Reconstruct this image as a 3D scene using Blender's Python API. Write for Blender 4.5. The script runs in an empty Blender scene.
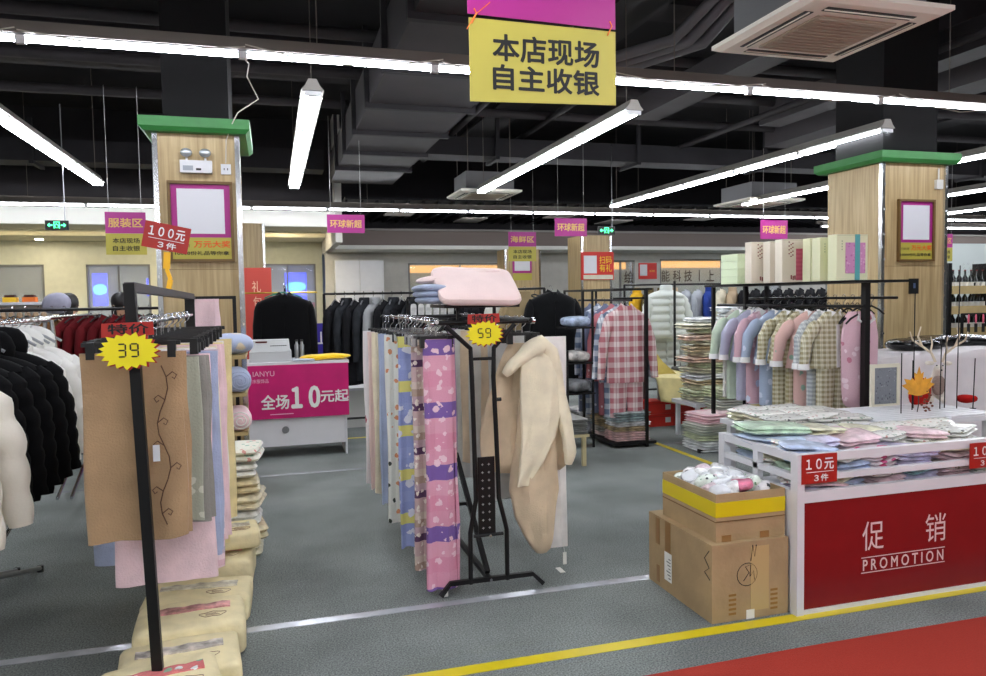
import bpy, math, random
from mathutils import Vector, Matrix, noise
random.seed(7)
C = bpy.context.scene.collection
PI = math.pi
sn, cs = math.sin, math.cos

# ------------------------------------------------------------------ materials
def lin(c):
    o = []
    for v in c:
        v = v / 255.0
        o.append(v / 12.92 if v <= .04045 else ((v + .055) / 1.055) ** 2.4)
    return (o[0], o[1], o[2], 1)
_M = {}
class NT:
    def __init__(s, name):
        s.m = bpy.data.materials.new(name); s.m.use_nodes = True
        s.n = s.m.node_tree.nodes; s.l = s.m.node_tree.links; s.b = s.n['Principled BSDF']
    def add(s, t, **k):
        x = s.n.new(t)
        for a, v in k.items(): setattr(x, a, v)
        return x
    def mapping(s, sc=(1, 1, 1), rot=(0, 0, 0)):
        tc = s.add('ShaderNodeTexCoord'); mp = s.add('ShaderNodeMapping')
        mp.inputs['Scale'].default_value = sc; mp.inputs['Rotation'].default_value = rot
        s.l.new(tc.outputs['Object'], mp.inputs[0]); return mp.outputs[0]
    def ramp(s, fac, stops, interp='LINEAR'):
        r = s.add('ShaderNodeValToRGB'); r.color_ramp.interpolation = interp
        e = r.color_ramp.elements
        while len(e) < len(stops): e.new(.5)
        for q, (p, c) in zip(e, stops): q.position = p; q.color = lin(c)
        s.l.new(fac, r.inputs[0]); return r.outputs[0]
    def mix(s, fac, a, b, mode='MIX'):
        m = s.add('ShaderNodeMix', data_type='RGBA', blend_type=mode)
        if isinstance(fac, (int, float)): m.inputs[0].default_value = fac
        else: s.l.new(fac, m.inputs[0])
        for i, v in ((6, a), (7, b)):
            if isinstance(v, tuple): m.inputs[i].default_value = lin(v)
            else: s.l.new(v, m.inputs[i])
        return m.outputs[2]
    def math(s, op, a, b=0.0):
        m = s.add('ShaderNodeMath', operation=op)
        for i, v in ((0, a), (1, b)):
            if isinstance(v, (int, float)): m.inputs[i].default_value = v
            else: s.l.new(v, m.inputs[i])
        return m.outputs[0]
    def noise(s, vec, scale, detail=3):
        n = s.add('ShaderNodeTexNoise'); n.inputs['Scale'].default_value = scale; n.inputs['Detail'].default_value = detail
        s.l.new(vec, n.inputs[0]); return n.outputs[0]
    def bump(s, h, st, d=.01):
        b = s.add('ShaderNodeBump'); b.inputs['Strength'].default_value = st; b.inputs['Distance'].default_value = d
        s.l.new(h, b.inputs['Height']); s.l.new(b.outputs[0], s.b.inputs['Normal'])
    def sep(s, vec):
        x = s.add('ShaderNodeSeparateXYZ'); s.l.new(vec, x.inputs[0]); return x.outputs
def mat(name, col, rough=.7, metal=0, var=0, vs=8, bump=0, bs=60, spec=None, trans=0, alpha=1, sheen=0):
    if name in _M: return _M[name]
    t = NT(name); b = t.b
    b.inputs['Roughness'].default_value = rough; b.inputs['Metallic'].default_value = metal
    if spec is not None: b.inputs['Specular IOR Level'].default_value = spec
    if trans: b.inputs['Transmission Weight'].default_value = trans
    if alpha < 1: b.inputs['Alpha'].default_value = alpha
    if sheen: b.inputs['Sheen Weight'].default_value = sheen
    v = t.mapping()
    if var:
        d = tuple(max(0, c * (1 - var)) for c in col); e = tuple(min(255, c * (1 + var)) for c in col)
        t.l.new(t.ramp(t.noise(v, vs), [(.3, d), (.7, e)]), b.inputs['Base Color'])
    else: b.inputs['Base Color'].default_value = lin(col)
    if bump: t.bump(t.noise(v, bs, 2), bump)
    _M[name] = t.m; return t.m
def fab(name, col, **k):
    k.setdefault('rough', .95); k.setdefault('var', .05); k.setdefault('bump', .35); k.setdefault('bs', 140); k.setdefault('spec', .15)
    return mat(name, col, **k)
def emit(name, col, s):
    if name in _M: return _M[name]
    t = NT(name); t.b.inputs['Base Color'].default_value = (.02, .02, .02, 1)
    t.b.inputs['Emission Color'].default_value = lin(col); t.b.inputs['Emission Strength'].default_value = s
    _M[name] = t.m; return t.m
def plaid(name, base, c1, c2, s=9.0):
    """woven check: two stripe sets multiplied over a pale ground"""
    if name in _M: return _M[name]
    t = NT(name); o = t.sep(t.mapping((s, s, s)))
    def stripes(ch):
        f = t.math('FRACT', ch); return t.math('LESS_THAN', f, .5)
    a = stripes(o[0]); b_ = stripes(o[2])
    thin = t.math('LESS_THAN', t.math('FRACT', t.math('ADD', o[0], .3)), .07)
    k = t.mix(a, base, c1); k2 = t.mix(b_, base, c1)
    k3 = t.mix(.5, k, k2); k4 = t.mix(t.math('MULTIPLY', thin, .5), k3, c2)
    t.l.new(k4, t.b.inputs['Base Color']); t.b.inputs['Roughness'].default_value = .95
    t.bump(t.noise(t.mapping(), 120, 2), .3); _M[name] = t.m; return t.m
def bands(name, cols, s=3.0, spot=None, sp=14):
    """printed fabric in horizontal bands, with scattered motifs"""
    if name in _M: return _M[name]
    t = NT(name); v = t.mapping(); o = t.sep(v)
    f = t.math('FRACT', t.math('ADD', t.math('MULTIPLY', o[2], s), 100.0))
    n = len(cols); c = t.ramp(f, [(i / n, q) for i, q in enumerate(cols)], 'CONSTANT')
    if spot:
        vo = t.add('ShaderNodeTexVoronoi'); vo.inputs['Scale'].default_value = sp; t.l.new(v, vo.inputs[0])
        dd = t.math('ADD', vo.outputs['Distance'], t.math('MULTIPLY', t.math('SUBTRACT', t.noise(v, sp*2.2, 3), .5), .8)); c = t.mix(t.math('LESS_THAN', dd, .3), c, spot)
    t.l.new(c, t.b.inputs['Base Color']); t.b.inputs['Roughness'].default_value = .95
    t.bump(t.noise(v, 120, 2), .3); _M[name] = t.m; return t.m
def spots(name, base, c1, c2, s=16, th=.32, rough=.9, bag=False):
    """small scattered print on a plain ground"""
    if name in _M: return _M[name]
    t = NT(name); v = t.mapping()
    vo = t.add('ShaderNodeTexVoronoi'); vo.inputs['Scale'].default_value = s; t.l.new(v, vo.inputs[0])
    nz = t.noise(v, s * 2.3, 2)
    d = t.math('ADD', vo.outputs['Distance'], t.math('MULTIPLY', t.math('SUBTRACT', nz, .5), .5))
    sc = t.sep(vo.outputs['Color'])
    pick = t.mix(t.math('GREATER_THAN', sc[0], .5), c1, c2)
    on = t.math('MULTIPLY', t.math('LESS_THAN', d, th), t.math('GREATER_THAN', sc[1], .35))
    t.l.new(t.mix(on, base, pick), t.b.inputs['Base Color']); t.b.inputs['Roughness'].default_value = rough
    if bag:
        t.b.inputs['Coat Weight'].default_value = .7; t.b.inputs['Coat Roughness'].default_value = .12
        t.bump(t.noise(v, 28, 4), .8, .02)
    else: t.bump(t.noise(v, 120, 2), .3)
    _M[name] = t.m; return t.m
def bagm(name, col, var=.12):
    """folded cloth seen through a clear shiny bag"""
    if name in _M: return _M[name]
    t = NT(name); v = t.mapping()
    d = tuple(c * (1 - var) for c in col); e = tuple(min(255, c * (1 + var)) for c in col)
    t.l.new(t.ramp(t.noise(v, 14, 4), [(.35, d), (.65, e)]), t.b.inputs['Base Color'])
    t.b.inputs['Roughness'].default_value = .6; t.b.inputs['Coat Weight'].default_value = .8; t.b.inputs['Coat Roughness'].default_value = .12
    t.bump(t.noise(v, 30, 4), .9, .02); _M[name] = t.m; return t.m

# ------------------------------------------------------------------ mesh builder
class MB:
    def __init__(s): s.v = []; s.f = []; s.mi = []; s.cur = 0
    def _add(s, vs, fs):
        k = len(s.v); s.v += [tuple(p) for p in vs]
        for f in fs: s.f.append(tuple(i + k for i in f)); s.mi.append(s.cur)
        return s
    def box(s, x0, x1, y0, y1, z0, z1):
        return s._add([(x0,y0,z0),(x1,y0,z0),(x1,y1,z0),(x0,y1,z0),(x0,y0,z1),(x1,y0,z1),(x1,y1,z1),(x0,y1,z1)],
            [(0,3,2,1),(4,5,6,7),(0,1,5,4),(1,2,6,5),(2,3,7,6),(3,0,4,7)])
    def cb(s, c, d):  # centred box
        return s.box(c[0]-d[0]/2, c[0]+d[0]/2, c[1]-d[1]/2, c[1]+d[1]/2, c[2]-d[2]/2, c[2]+d[2]/2)
    def loft(s, rings, cap=True, closed=True):
        n = len(rings[0]); vs = [p for r in rings for p in r]; fs = []
        for i in range(len(rings) - 1):
            for j in range(n if closed else n - 1):
                a = i*n + j; b = i*n + (j+1) % n
                fs.append((a, b, b + n, a + n))
        if cap and closed:
            fs.append(tuple(reversed(range(n)))); fs.append(tuple((len(rings)-1)*n + j for j in range(n)))
        return s._add(vs, fs)
    def tube(s, pts, r, seg=8, sq=1.0, square=False):
        pts = [Vector(p) for p in pts]; rings = []; prev = None
        rs = r if isinstance(r, (list, tuple)) else [r] * len(pts)
        for i, p in enumerate(pts):
            d = (pts[min(i+1, len(pts)-1)] - pts[max(i-1, 0)]).normalized()
            if prev is None:
                u = Vector((0, 0, 1)) if abs(d.z) < .9 else Vector((1, 0, 0))
                u = (u - d * u.dot(d)).normalized()
            else: u = (prev - d * prev.dot(d)).normalized()
            prev = u; w = d.cross(u); ring = []
            for k in range(seg):
                a = 2 * PI * (k + (.5 if square else 0)) / seg
                ring.append(p + u * cs(a) * rs[i] + w * sn(a) * rs[i] * sq)
            rings.append(ring)
        return s.loft(rings)
    def bar(s, a, b, w, h=None):  # square section bar
        return s.tube([a, b], w * .7071, 4, (h or w) / w, True)
    def cyl(s, c, r, z0, z1, seg=20, r2=None):
        r2 = r if r2 is None else r2
        return s.loft([[(c[0]+cs(2*PI*k/seg)*q, c[1]+sn(2*PI*k/seg)*q, z) for k in range(seg)] for q, z in ((r, z0), (r2, z1))])
    def lathe(s, prof, c=(0, 0, 0), seg=20):
        return s.loft([[(c[0]+cs(2*PI*k/seg)*r, c[1]+sn(2*PI*k/seg)*r, c[2]+z) for k in range(seg)] for r, z in prof])
    def prism(s, pts, t, fr='Y', o=(0, 0, 0)):
        """outline in (u,v); thickness t along the facing axis"""
        n = len(pts); vs = []
        for q in (0, t):
            for u, v in pts: vs.append((o[0]+u, o[1]+q, o[2]+v) if fr == 'Y' else ((o[0]+q, o[1]-u, o[2]+v) if fr == 'X' else (o[0]+u, o[1]+v, o[2]+q)))
        fs = [tuple(range(n)), tuple(reversed(range(n, 2*n)))] + [(i, i+n, (i+1) % n + n, (i+1) % n) for i in range(n)]
        return s._add(vs, fs)
    def sup(s, c, d, e1=.35, e2=.3, nu=12, nv=28, nz=0, seed=0, rot=None, nf=7):
        """rounded cushion-like block, size d, centred at c, softly crumpled by nz"""
        def pw(v, e): return math.copysign(abs(v) ** e, v)
        rings = []; off = Vector((seed * 3.7, seed * 1.3, seed * 7.1))
        for i in range(nu + 1):
            a = -PI/2 + PI * (i + (.02 if i == 0 else (-.02 if i == nu else 0))) / nu; r = []
            for j in range(nv):
                b = 2 * PI * j / nv
                p = Vector((d[0]/2 * pw(cs(a), e1) * pw(cs(b), e2), d[1]/2 * pw(cs(a), e1) * pw(sn(b), e2), d[2]/2 * pw(sn(a), e1)))
                if nz: p += noise.noise_vector(p * nf + off) * nz
                if rot: p = rot @ p
                r.append(p + Vector(c))
            rings.append(r)
        return s.loft(rings)
    def build(s, name, m=None, parent=None, smooth=True, mods=None, at=(0,0,0)):
        me = bpy.data.meshes.new(name); me.from_pydata(s.v, [], s.f); me.validate(); me.update()
        for q in (m if isinstance(m, (list, tuple)) else [m]):
            if q: me.materials.append(q)
        if isinstance(m, (list, tuple)) and len(me.polygons) == len(s.mi): me.polygons.foreach_set('material_index', s.mi)
        if smooth:
            me.polygons.foreach_set('use_smooth', [True] * len(me.polygons))
            me.set_sharp_from_angle(angle=math.radians(38))
        o = bpy.data.objects.new(name, me); C.objects.link(o)
        if parent: o.parent = parent
        o.location = at
        return o
_labels = {}
def tag(o, label, cat, group=None, kind=None):
    o['label'] = label; o['category'] = cat
    if group: o['group'] = group
    if kind: o['kind'] = kind
    return o
def thing(name, label, cat, loc=(0, 0, 0), rz=0, group=None):
    o = bpy.data.objects.new(name, None); C.objects.link(o); o.empty_display_size = .1
    o.location = loc; o.rotation_euler = (0, 0, rz); return tag(o, label, cat, group)
def struct(name, mb, m, smooth=False):
    o = mb.build(name, m, None, smooth); o['kind'] = 'structure'; return o
def copy_tree(o, parent=None):
    c = o.copy(); C.objects.link(c); c.parent = parent
    for ch in o.children: copy_tree(ch, c)
    return c
def put(o, loc, rz=0, label=None, group=None, sc=None):
    o.location = loc; o.rotation_euler = (0, 0, rz)
    if sc: o.scale = sc
    if label: o['label'] = label
    if group: o['group'] = group
    return o
class Maker:
    """first call uses the built thing itself, later calls copy it"""
    def __init__(s, o): s.o = o; s.used = False
    def __call__(s, *a, **k):
        if not s.used: s.used = True; return put(s.o, *a, **k)
        return put(copy_tree(s.o), *a, **k)

_dg = None
def txt(s, w, h, m, parent, c, fr='Y', bold=.0, tilt=0, name='lettering', depth=.0015, label=None, zrot=0):
    """writing fitted into a box w x h centred at c, on a face looking to -Y (fr Y) or -X (fr X)"""
    cu = bpy.data.curves.new('w', 'FONT'); cu.body = s; cu.size = 1; cu.offset = 0; cu.resolution_u = 3
    cu.align_x = 'CENTER'; cu.space_line = 1.0
    t = bpy.data.objects.new('w', cu); C.objects.link(t)
    dg = bpy.context.evaluated_depsgraph_get(); me = bpy.data.meshes.new_from_object(t.evaluated_get(dg))
    bpy.data.objects.remove(t); bpy.data.curves.remove(cu)
    if not len(me.vertices): return None
    xs = [v.co.x for v in me.vertices]; ys = [v.co.y for v in me.vertices]
    cx, cy = (max(xs)+min(xs))/2, (max(ys)+min(ys))/2; sx = w / (max(xs)-min(xs)); sy = h / (max(ys)-min(ys))
    if h / (max(ys)-min(ys)) > 3 * sx: sy = sx
    ct, st = cs(tilt), sn(tilt); b = MB(); fs = [tuple(p.vertices) for p in me.polygons]
    e = bold * max(sx, sy) if bold > 0 else 0   # heavier strokes: the outline laid several times, slightly shifted
    offs = [(0, 0)] if not e else [(e*cs(a*PI/4), e*sn(a*PI/4)) for a in range(8)]
    for k, (ou, oq) in enumerate(offs):
        vs = []; n_ = -.0002 * k
        for v in me.vertices:
            u, q = (v.co.x-cx)*sx + ou, (v.co.y-cy)*sy + oq
            u, q = u*ct - q*st, u*st + q*ct
            if fr == 'Y': vs.append((c[0]+u, c[1]+n_, c[2]+q))
            elif fr == 'X': vs.append((c[0]+n_, c[1]-u, c[2]+q))
            else: vs.append((c[0]+u*cs(zrot)-q*sn(zrot), c[1]+u*sn(zrot)+q*cs(zrot), c[2]-n_))
        b._add(vs, fs)
    bpy.data.meshes.remove(me)
    o = b.build(name, m, parent, False)
    if label: o['label'] = label
    return o

# ------------------------------------------------------------------ shared materials
BLK = mat('black_metal', (18, 17, 18), .45, .3)
BLKP = mat('black_plastic', (14, 14, 15), .5)
CHR = mat('chrome', (205, 208, 212), .18, 1)
STEEL = mat('brushed_steel', (150, 152, 155), .35, 1)
WHT = mat('white_lacquer', (222, 222, 226), .35, var=.01)
PAINT = mat('white_paint', (214, 213, 208), .8)
WOODL = mat('light_wood', (196, 172, 122), .5, var=.06, vs=5)
MAG = mat('magenta_print', (168, 34, 130), .4)
YEL = mat('yellow_print', (186, 174, 72), .5)
RED = mat('red_print', (172, 36, 26), .4)
INK = mat('black_ink', (12, 12, 12), .6)
WINK = mat('white_ink', (238, 236, 236), .6)
GOLD = mat('gold_ink', (224, 178, 100), .5)
ORG = mat('orange_ink', (235, 85, 20), .5)
CARD = mat('cardboard', (172, 146, 108), .85, var=.05, vs=6, bump=.2, bs=40)
TAPE = mat('yellow_tape', (222, 200, 24), .35)
CLEAR = mat('clear_plastic', (235, 238, 240), .12, trans=.9)

# ------------------------------------------------------------------ camera (level store grid: X right along rows, Y into the store)
cam = bpy.data.cameras.new('camera'); co = bpy.data.objects.new('camera', cam); C.objects.link(co)
bpy.context.scene.camera = co
cam.sensor_width = 36; cam.lens = 750 / 986 * 36; cam.clip_start = .05; cam.clip_end = 200
Yc = Vector((272-493, 301-338, 750)).normalized(); hz = Vector((1, -.016, 0))
Up = hz.cross(Yc).normalized()
if Up.y > 0: Up = -Up
Xc = Yc.cross(Up).normalized()
if Xc.x < 0: Xc = -Xc
Rm = Matrix((Xc, Yc, Up))      # rows: store axes in camera terms
r, d, f_ = Rm.col[0], Rm.col[1], Rm.col[2]
co.matrix_world = Matrix(((r.x, -d.x, -f_.x, 0), (r.y, -d.y, -f_.y, 0), (r.z, -d.z, -f_.z, 1.55), (0, 0, 0, 1)))
sc = bpy.context.scene
sc.view_settings.view_transform = 'Standard'; sc.view_settings.look = 'None'; sc.view_settings.gamma = 1
sc.view_settings.exposure = 1.27
w = bpy.data.worlds.new('world'); sc.world = w; w.use_nodes = True
w.node_tree.nodes['Background'].inputs[0].default_value = (.6, .65, .7, 1); w.node_tree.nodes['Background'].inputs[1].default_value = .12

# ------------------------------------------------------------------ the room
XL, XR, YF, YB, ZC = -9.0, 22.0, -4.0, 19.0, 4.9
t = NT('carpet_grey'); v = t.mapping()
c1 = t.ramp(t.noise(v, 130, 3), [(.32, (104, 110, 108)), (.68, (172, 178, 175))])
c2 = t.ramp(t.noise(v, 1.3, 4), [(.35, (205, 205, 205)), (.7, (255, 255, 255))])
t.l.new(t.mix(1.0, c1, c2, 'MULTIPLY'), t.b.inputs['Base Color']); t.b.inputs['Roughness'].default_value = .95
t.b.inputs['Specular IOR Level'].default_value = .2
t.bump(t.noise(v, 300, 2), .5, .005); FLOOR = t.m
struct('floor', MB().box(XL, XR, YF, YB, -.1, 0), FLOOR)
DARK = mat('dark_ceiling_paint', (38, 35, 38), .9, var=.15, vs=1)
struct('ceiling', MB().box(XL, XR, YF, YB, ZC, ZC+.1), DARK)
WGREY = mat('wall_paint_grey', (196, 193, 186), .8, var=.02)
CREAM = mat('wall_paint_cream', (214, 212, 190), .8, var=.02)
struct('wall_left', MB().box(XL-.1, XL, YF, YB, 0, ZC), WGREY)
struct('wall_right', MB().box(XR, XR+.1, YF, YB, 0, ZC), WGREY)
struct('wall_front', MB().box(XL, XR, YF-.1, YF, 0, ZC), WGREY)
# back wall, grey part at y=17 with glazed openings, cream part at y=18
def wall_with_holes(name, x0, x1, y, z1, holes, m):
    b = MB(); x = x0
    for a, c, z0, zt in holes:
        b.box(x, a, y, y+.12, 0, z1); b.box(a, c, y, y+.12, 0, z0); b.box(a, c, y, y+.12, zt, z1); x = c
    b.box(x, x1, y, y+.12, 0, z1); struct(name, b, m)
holes_b = [(3.0, 5.45, .9, 2.36), (7.95, 8.7, .9, 2.42), (9.4, 13.0, .9, 2.45), (14.4, 16.5, .9, 2.45)]
wall_with_holes('wall_back', 1.15, XR, 17, ZC, holes_b, WGREY)
holes_l = [(-6.6, -4.62, .8, 2.4), (-3.82, -2.55, .8, 2.4), (-.28, 1.0, .8, 2.4)]
wall_with_holes('wall_shopfront', XL, 1.15, 18, 3.4, holes_l, CREAM)
struct('wall_return', MB().box(1.15, 1.27, 14.0, 18.1, 2.6, ZC), WGREY)
FRM = mat('window_frame_grey', (120, 120, 118), .4, .4)
t = NT('window_glass'); t.b.inputs['Base Color'].default_value = (.9, .95, 1, 1); t.b.inputs['Roughness'].default_value = .02
t.b.inputs['Alpha'].default_value = .25; GLASS = t.m
ROOM = [mat('dim_interior_dark', (52, 58, 56), .7, var=.3, vs=1.2), mat('dim_interior_pale', (178, 190, 170), .8, var=.06, vs=1)]
ORC = emit('warm_strip_reflection', (255, 186, 90), .7)  # glowing strips stand in for orange strip light reflected in the windows
k = 0
for y, hs in ((17, holes_b), (18, holes_l)):
    for i, (a, c, z0, zt) in enumerate(hs):
        k += 1; b = MB()
        for q in ((a, a+.04, z0, zt), (c-.04, c, z0, zt), (a, c, z0, z0+.04), (a, c, zt-.04, zt), ((a+c)/2-.015, (a+c)/2+.015, z0, zt)): b.box(q[0], q[1], y+.01, y+.08, q[2], q[3])
        wn = b.build('window_%d' % k, FRM); wn['kind'] = 'structure'
        MB().box(a+.04, c-.04, y+.04, y+.05, z0+.04, zt-.04).build('window_pane', GLASS, wn, False)
        pale = 0 if k in (5,) else 1
        struct('wall_window_recess_%d' % k, MB().box(a-.3, c+.3, y+.85, y+.9, z0-.3, zt+.3), ROOM[pale])
        if y == 17:
            tag(MB().box(a, c, y+.5, y+.6, zt-.2, zt-.03).build('cove_or_reflected_strip', ORC, None, False), 'glowing strip for warm light reflected in the %s far window' % ['wide central', 'narrow', 'lettered', 'far right'][i], 'light')
# bulkhead over the grey wall
BULK = mat('bulkhead_taupe', (112, 101, 96), .8)
struct('wall_bulkhead', MB().box(1.27, XR, 15.9, 17.0, 2.68, 2.99), BULK)
struct('wall_over_bulkhead', MB().box(1.27, XR, 16.85, 16.95, 3.04, ZC-.01), DARK)
struct('trim_1', MB().box(1.2, XR, 15.82, 17.0, 2.6, 2.68), PAINT)
struct('trim_2', MB().box(1.2, XR, 15.82, 17.0, 2.99, 3.03), mat('trim_grey', (130, 126, 122), .7))
struct('wall_over_fascia', MB().box(XL, 1.3, 14.5, 14.6, 3.22, ZC), DARK)
# white fascia of the left shop with lit cove behind
struct('wall_fascia', MB().box(XL, 1.15, 14.0, 14.1, 2.88, 3.16), mat('fascia_white', (232, 230, 222), .7))
SOFF = mat('soffit_cream', (215, 205, 175), .8)
b = MB(); b.box(XL, 1.15, 14.1, 15.2, 2.9, 2.98); b.box(XL, 1.15, 16.6, 18, 2.9, 2.98); b.box(XL, 1.15, 15.0, 16.8, 3.14, 3.2)
struct('ceiling_shop', b, SOFF)
tag(MB().box(XL, .9, 15.24, 15.32, 3.0, 3.04).build('cove_or_reflected_strip', emit('cove_warm', (255, 246, 224), 12), None, False), 'warm hidden light strip in the cove over the cream shop', 'light')
LAMP = emit('downlight_glow', (255, 240, 215), 60)
for i, (x, y) in enumerate(((-4.5, 17.3), (-2.0, 17.3), (.3, 15.6), (.3, 16.2))):
    t = thing('downlight', ['recessed downlight above the dark left window', 'recessed downlight behind the clothing area sign', 'nearer of two downlights above the reception window', 'farther of two downlights above the reception window'][i], 'light', (x, y, 2.9 if y > 16.6 else 3.12))
    MB().cyl((0, 0), .09, -.02, 0).build('trim_ring', WHT, t); MB().cyl((0, 0), .07, -.025, -.018).build('lamp_disc', LAMP, t)
# white door panel on grey wall
tcab = thing('white_panel_cabinet', 'tall white double panel cabinet against the far grey wall', 'cabinet', (1.87, 16.7, 0))
MB().box(-.53, .53, .0, .28, 0, 2.42).build('body', PAINT, tcab, False)
for x0, x1 in ((-.525, -.006), (.006, .525)): MB().box(x0, x1, -.02, -.001, .05, 2.4).build('door', WHT, tcab, False)
# dark louvre ceiling beyond the second light row
LOUV = mat('louvre_black', (20, 20, 26), .6)
b = MB()
for i in range(70): b.box(1.3 + i*.28, 1.34 + i*.28, 13.6, 16.8, 3.25, 3.33)
b.box(1.3, XR, 13.6, 16.8, 3.34, 3.38)
tag(b.build('louvre_ceiling', LOUV, None, False), 'black slatted louvre ceiling beyond the second light row', 'ceiling panel')
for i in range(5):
    t_ = tag(MB().box(0, .55, 0, .9, -.02, 0).build('ceiling_reflection_panel', mat('pale_reflection', (226, 220, 214), .6), None, False, at=(2.2 + i*1.7, 14.3 + (i % 2)*1.1, 3.245)), 'pale square panel for light reflected on the black louvre ceiling, number %s from the left' % ['one', 'two', 'three', 'four', 'five'][i], 'panel', 'pale reflection panels in the louvre ceiling')  # pale panel colour stands for light reflected on the louvre ceiling
# floor markings
def strip(label, x0, x1, y0, y1, m, z=.002, name='floor_tape'):
    return tag(MB().box(x0, x1, y0, y1, .0005, z).build(name, m, None, False), label, 'tape')
SILV = mat('silver_tape', (205, 208, 215), .25, .5, var=.08)
strip('silver floor tape running across the grey carpet by the tall rack', -3.5, 2.3, 3.62, 3.68, SILV)
strip('silver floor tape running across the carpet before the cash desk', -5, 2.4, 6.86, 6.91, SILV)
strip('silver floor tape crossing the carpet beside the plaid pyjama rack', 3.85, 5.2, 6.9, 6.94, SILV)
strip('bright yellow floor tape along the promotion bin', -.2, 6, 2.925, 2.995, TAPE)
strip('yellow floor tape receding beside the plaid pyjama rack', 3.78, 3.84, 5.2, 8.4, TAPE)
strip('yellow floor tape crossing behind the cash desk and stool', .75, 3.7, 8.42, 8.48, TAPE)
b = MB(); ed = [(1.0, -3), (1.12, 1.6), (1.15, 2.4), (1.22, 2.62), (1.38, 2.68), (2.2, 2.69), (3.2, 2.68), (7, 2.66), (7, -3)]
b.prism(ed, .006, 'Z', (0, 0, .0005))
tag(b.build('red_carpet', mat('red_carpet_pile', (168, 48, 32), .95, var=.05, vs=150, bump=.4, bs=200), None, False), 'plain red carpet runner laid over the grey carpet', 'carpet')
# ------------------------------------------------------------------ ceiling services
DUCT = mat('duct_grey', (60, 56, 59), .7, .1, var=.08, vs=2)
DUCT2 = mat('duct_dark', (42, 40, 44), .8, var=.1, vs=2)
def duct(label, x0, x1, y0, y1, z0, z1, m=DUCT, rib=1.24, axis='Y', name='air_duct'):
    t = thing(name, label, 'duct', ((x0+x1)/2, (y0+y1)/2, z0)); cx, cy = (x0+x1)/2, (y0+y1)/2
    MB().box(x0-cx, x1-cx, y0-cy, y1-cy, 0, z1-z0).build('duct_body', m, t, False)
    L = (y1-y0) if axis == 'Y' else (x1-x0); n = int(L / rib)
    for i in range(n):
        q = -L/2 + (i+.5)*rib; b = MB()
        if axis == 'Y':
            b.box(x0-cx-.05, x1-cx+.05, q-.03, q+.03, -.05, -.001); b.box(x0-cx-.05, x0-cx-.001, q-.03, q+.03, 0, z1-z0+.3); b.box(x1-cx+.001, x1-cx+.05, q-.03, q+.03, 0, z1-z0+.3)
        else:
            b.box(q-.03, q+.03, y0-cy-.05, y1-cy+.05, -.05, -.001); b.box(q-.03, q+.03, y0-cy-.05, y0-cy-.001, 0, z1-z0+.3)
        b.build('duct_flange', DUCT2, t, False)
    return t
duct('large ribbed grey air duct running into the store over the tall rack', 1.0, 2.05, 4.6, 13.0, 3.52, 3.98)
duct('narrow grey duct high above the left light row', -.8, -.42, 3.0, 5.8, 3.84, 4.1, rib=9)
duct('pale duct slanting above the ceiling air conditioner', 4.6, 4.95, 3.0, 9.0, 3.84, 4.1, rib=9)
duct('grey duct right of the ceiling air conditioner', 6.65, 7.0, 3.4, 9.2, 3.9, 4.2, rib=9)
duct('dark grey duct nearest the right frame edge', 7.7, 8.2, 3.6, 10.5, 3.9, 4.25, rib=9)
duct('long cross duct behind the left column top', -7, .9, 12.9, 13.4, 3.72, 4.05, DUCT2, 2.4, 'X')
duct('long cross duct over the middle racks', 2.2, 20, 11.2, 11.7, 3.72, 4.0, DUCT2, 2.4, 'X')
BEAM = mat('beam_dark', (46, 42, 46), .9, var=.2, vs=2)
for i, y in enumerate((6.6, 9.6)):
    tag(MB().box(XL, XR, y, y+.45, 4.35, ZC-.01).build('ceiling_beam', BEAM, None, False), ['nearer dark concrete beam crossing the ceiling', 'farther dark concrete beam crossing the ceiling'][i], 'beam')
for i, x in enumerate((-4.6, 3.2, 10.6)):
    tag(MB().box(x, x+.5, 0, 13.8, 4.3, 4.34).build('cable_tray', DUCT2, None, False), ['dark cable tray over the left racks', 'dark cable tray beside the ribbed duct', 'dark cable tray over the right racks'][i], 'cable tray')
for i, (x, z, m_) in enumerate(((2.5, 4.0, DUCT2), (2.7, 4.05, DUCT), (3.9, 4.1, DUCT2), (6.6, 4.0, DUCT))):
    tag(MB().tube([(x, 2, z), (x, 13.5, z)], .045, 10).build('ceiling_pipe', m_), ['thin dark pipe right of the ribbed duct', 'pale pipe right of the ribbed duct', 'dark pipe over the large yellow sign', 'grey pipe between the right hand ducts'][i], 'pipe')
for i, y in enumerate((7.6, 8.9, 10.3)):
    tag(MB().tube([(-8, y, 4.15), (20, y, 4.15)], .06, 10).build('ceiling_pipe', DUCT), ['nearest cross pipe under the beams', 'middle cross pipe under the beams', 'farthest cross pipe under the beams'][i], 'pipe')
# flexible hoses near the ceiling unit
HOSE = mat('hose_grey', (96, 94, 98), .6)
for i, (x, s_) in enumerate(((3.2, 0), (3.35, .1), (3.5, .2))):
    pts = [(x - .9 + s_, 6.6, 3.7), (x - .4, 6.3 + s_, 3.62), (x + .2, 5.9, 3.75), (x + .5, 5.6 + s_, 4.1), (x + .6, 5.4, 4.5)]
    tag(MB().tube(pts, .05, 10).build('insulated_hose', HOSE), 'grey insulated hose bundle beside the ceiling air conditioner', 'hose', 'insulated hoses by the air conditioner')

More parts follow.
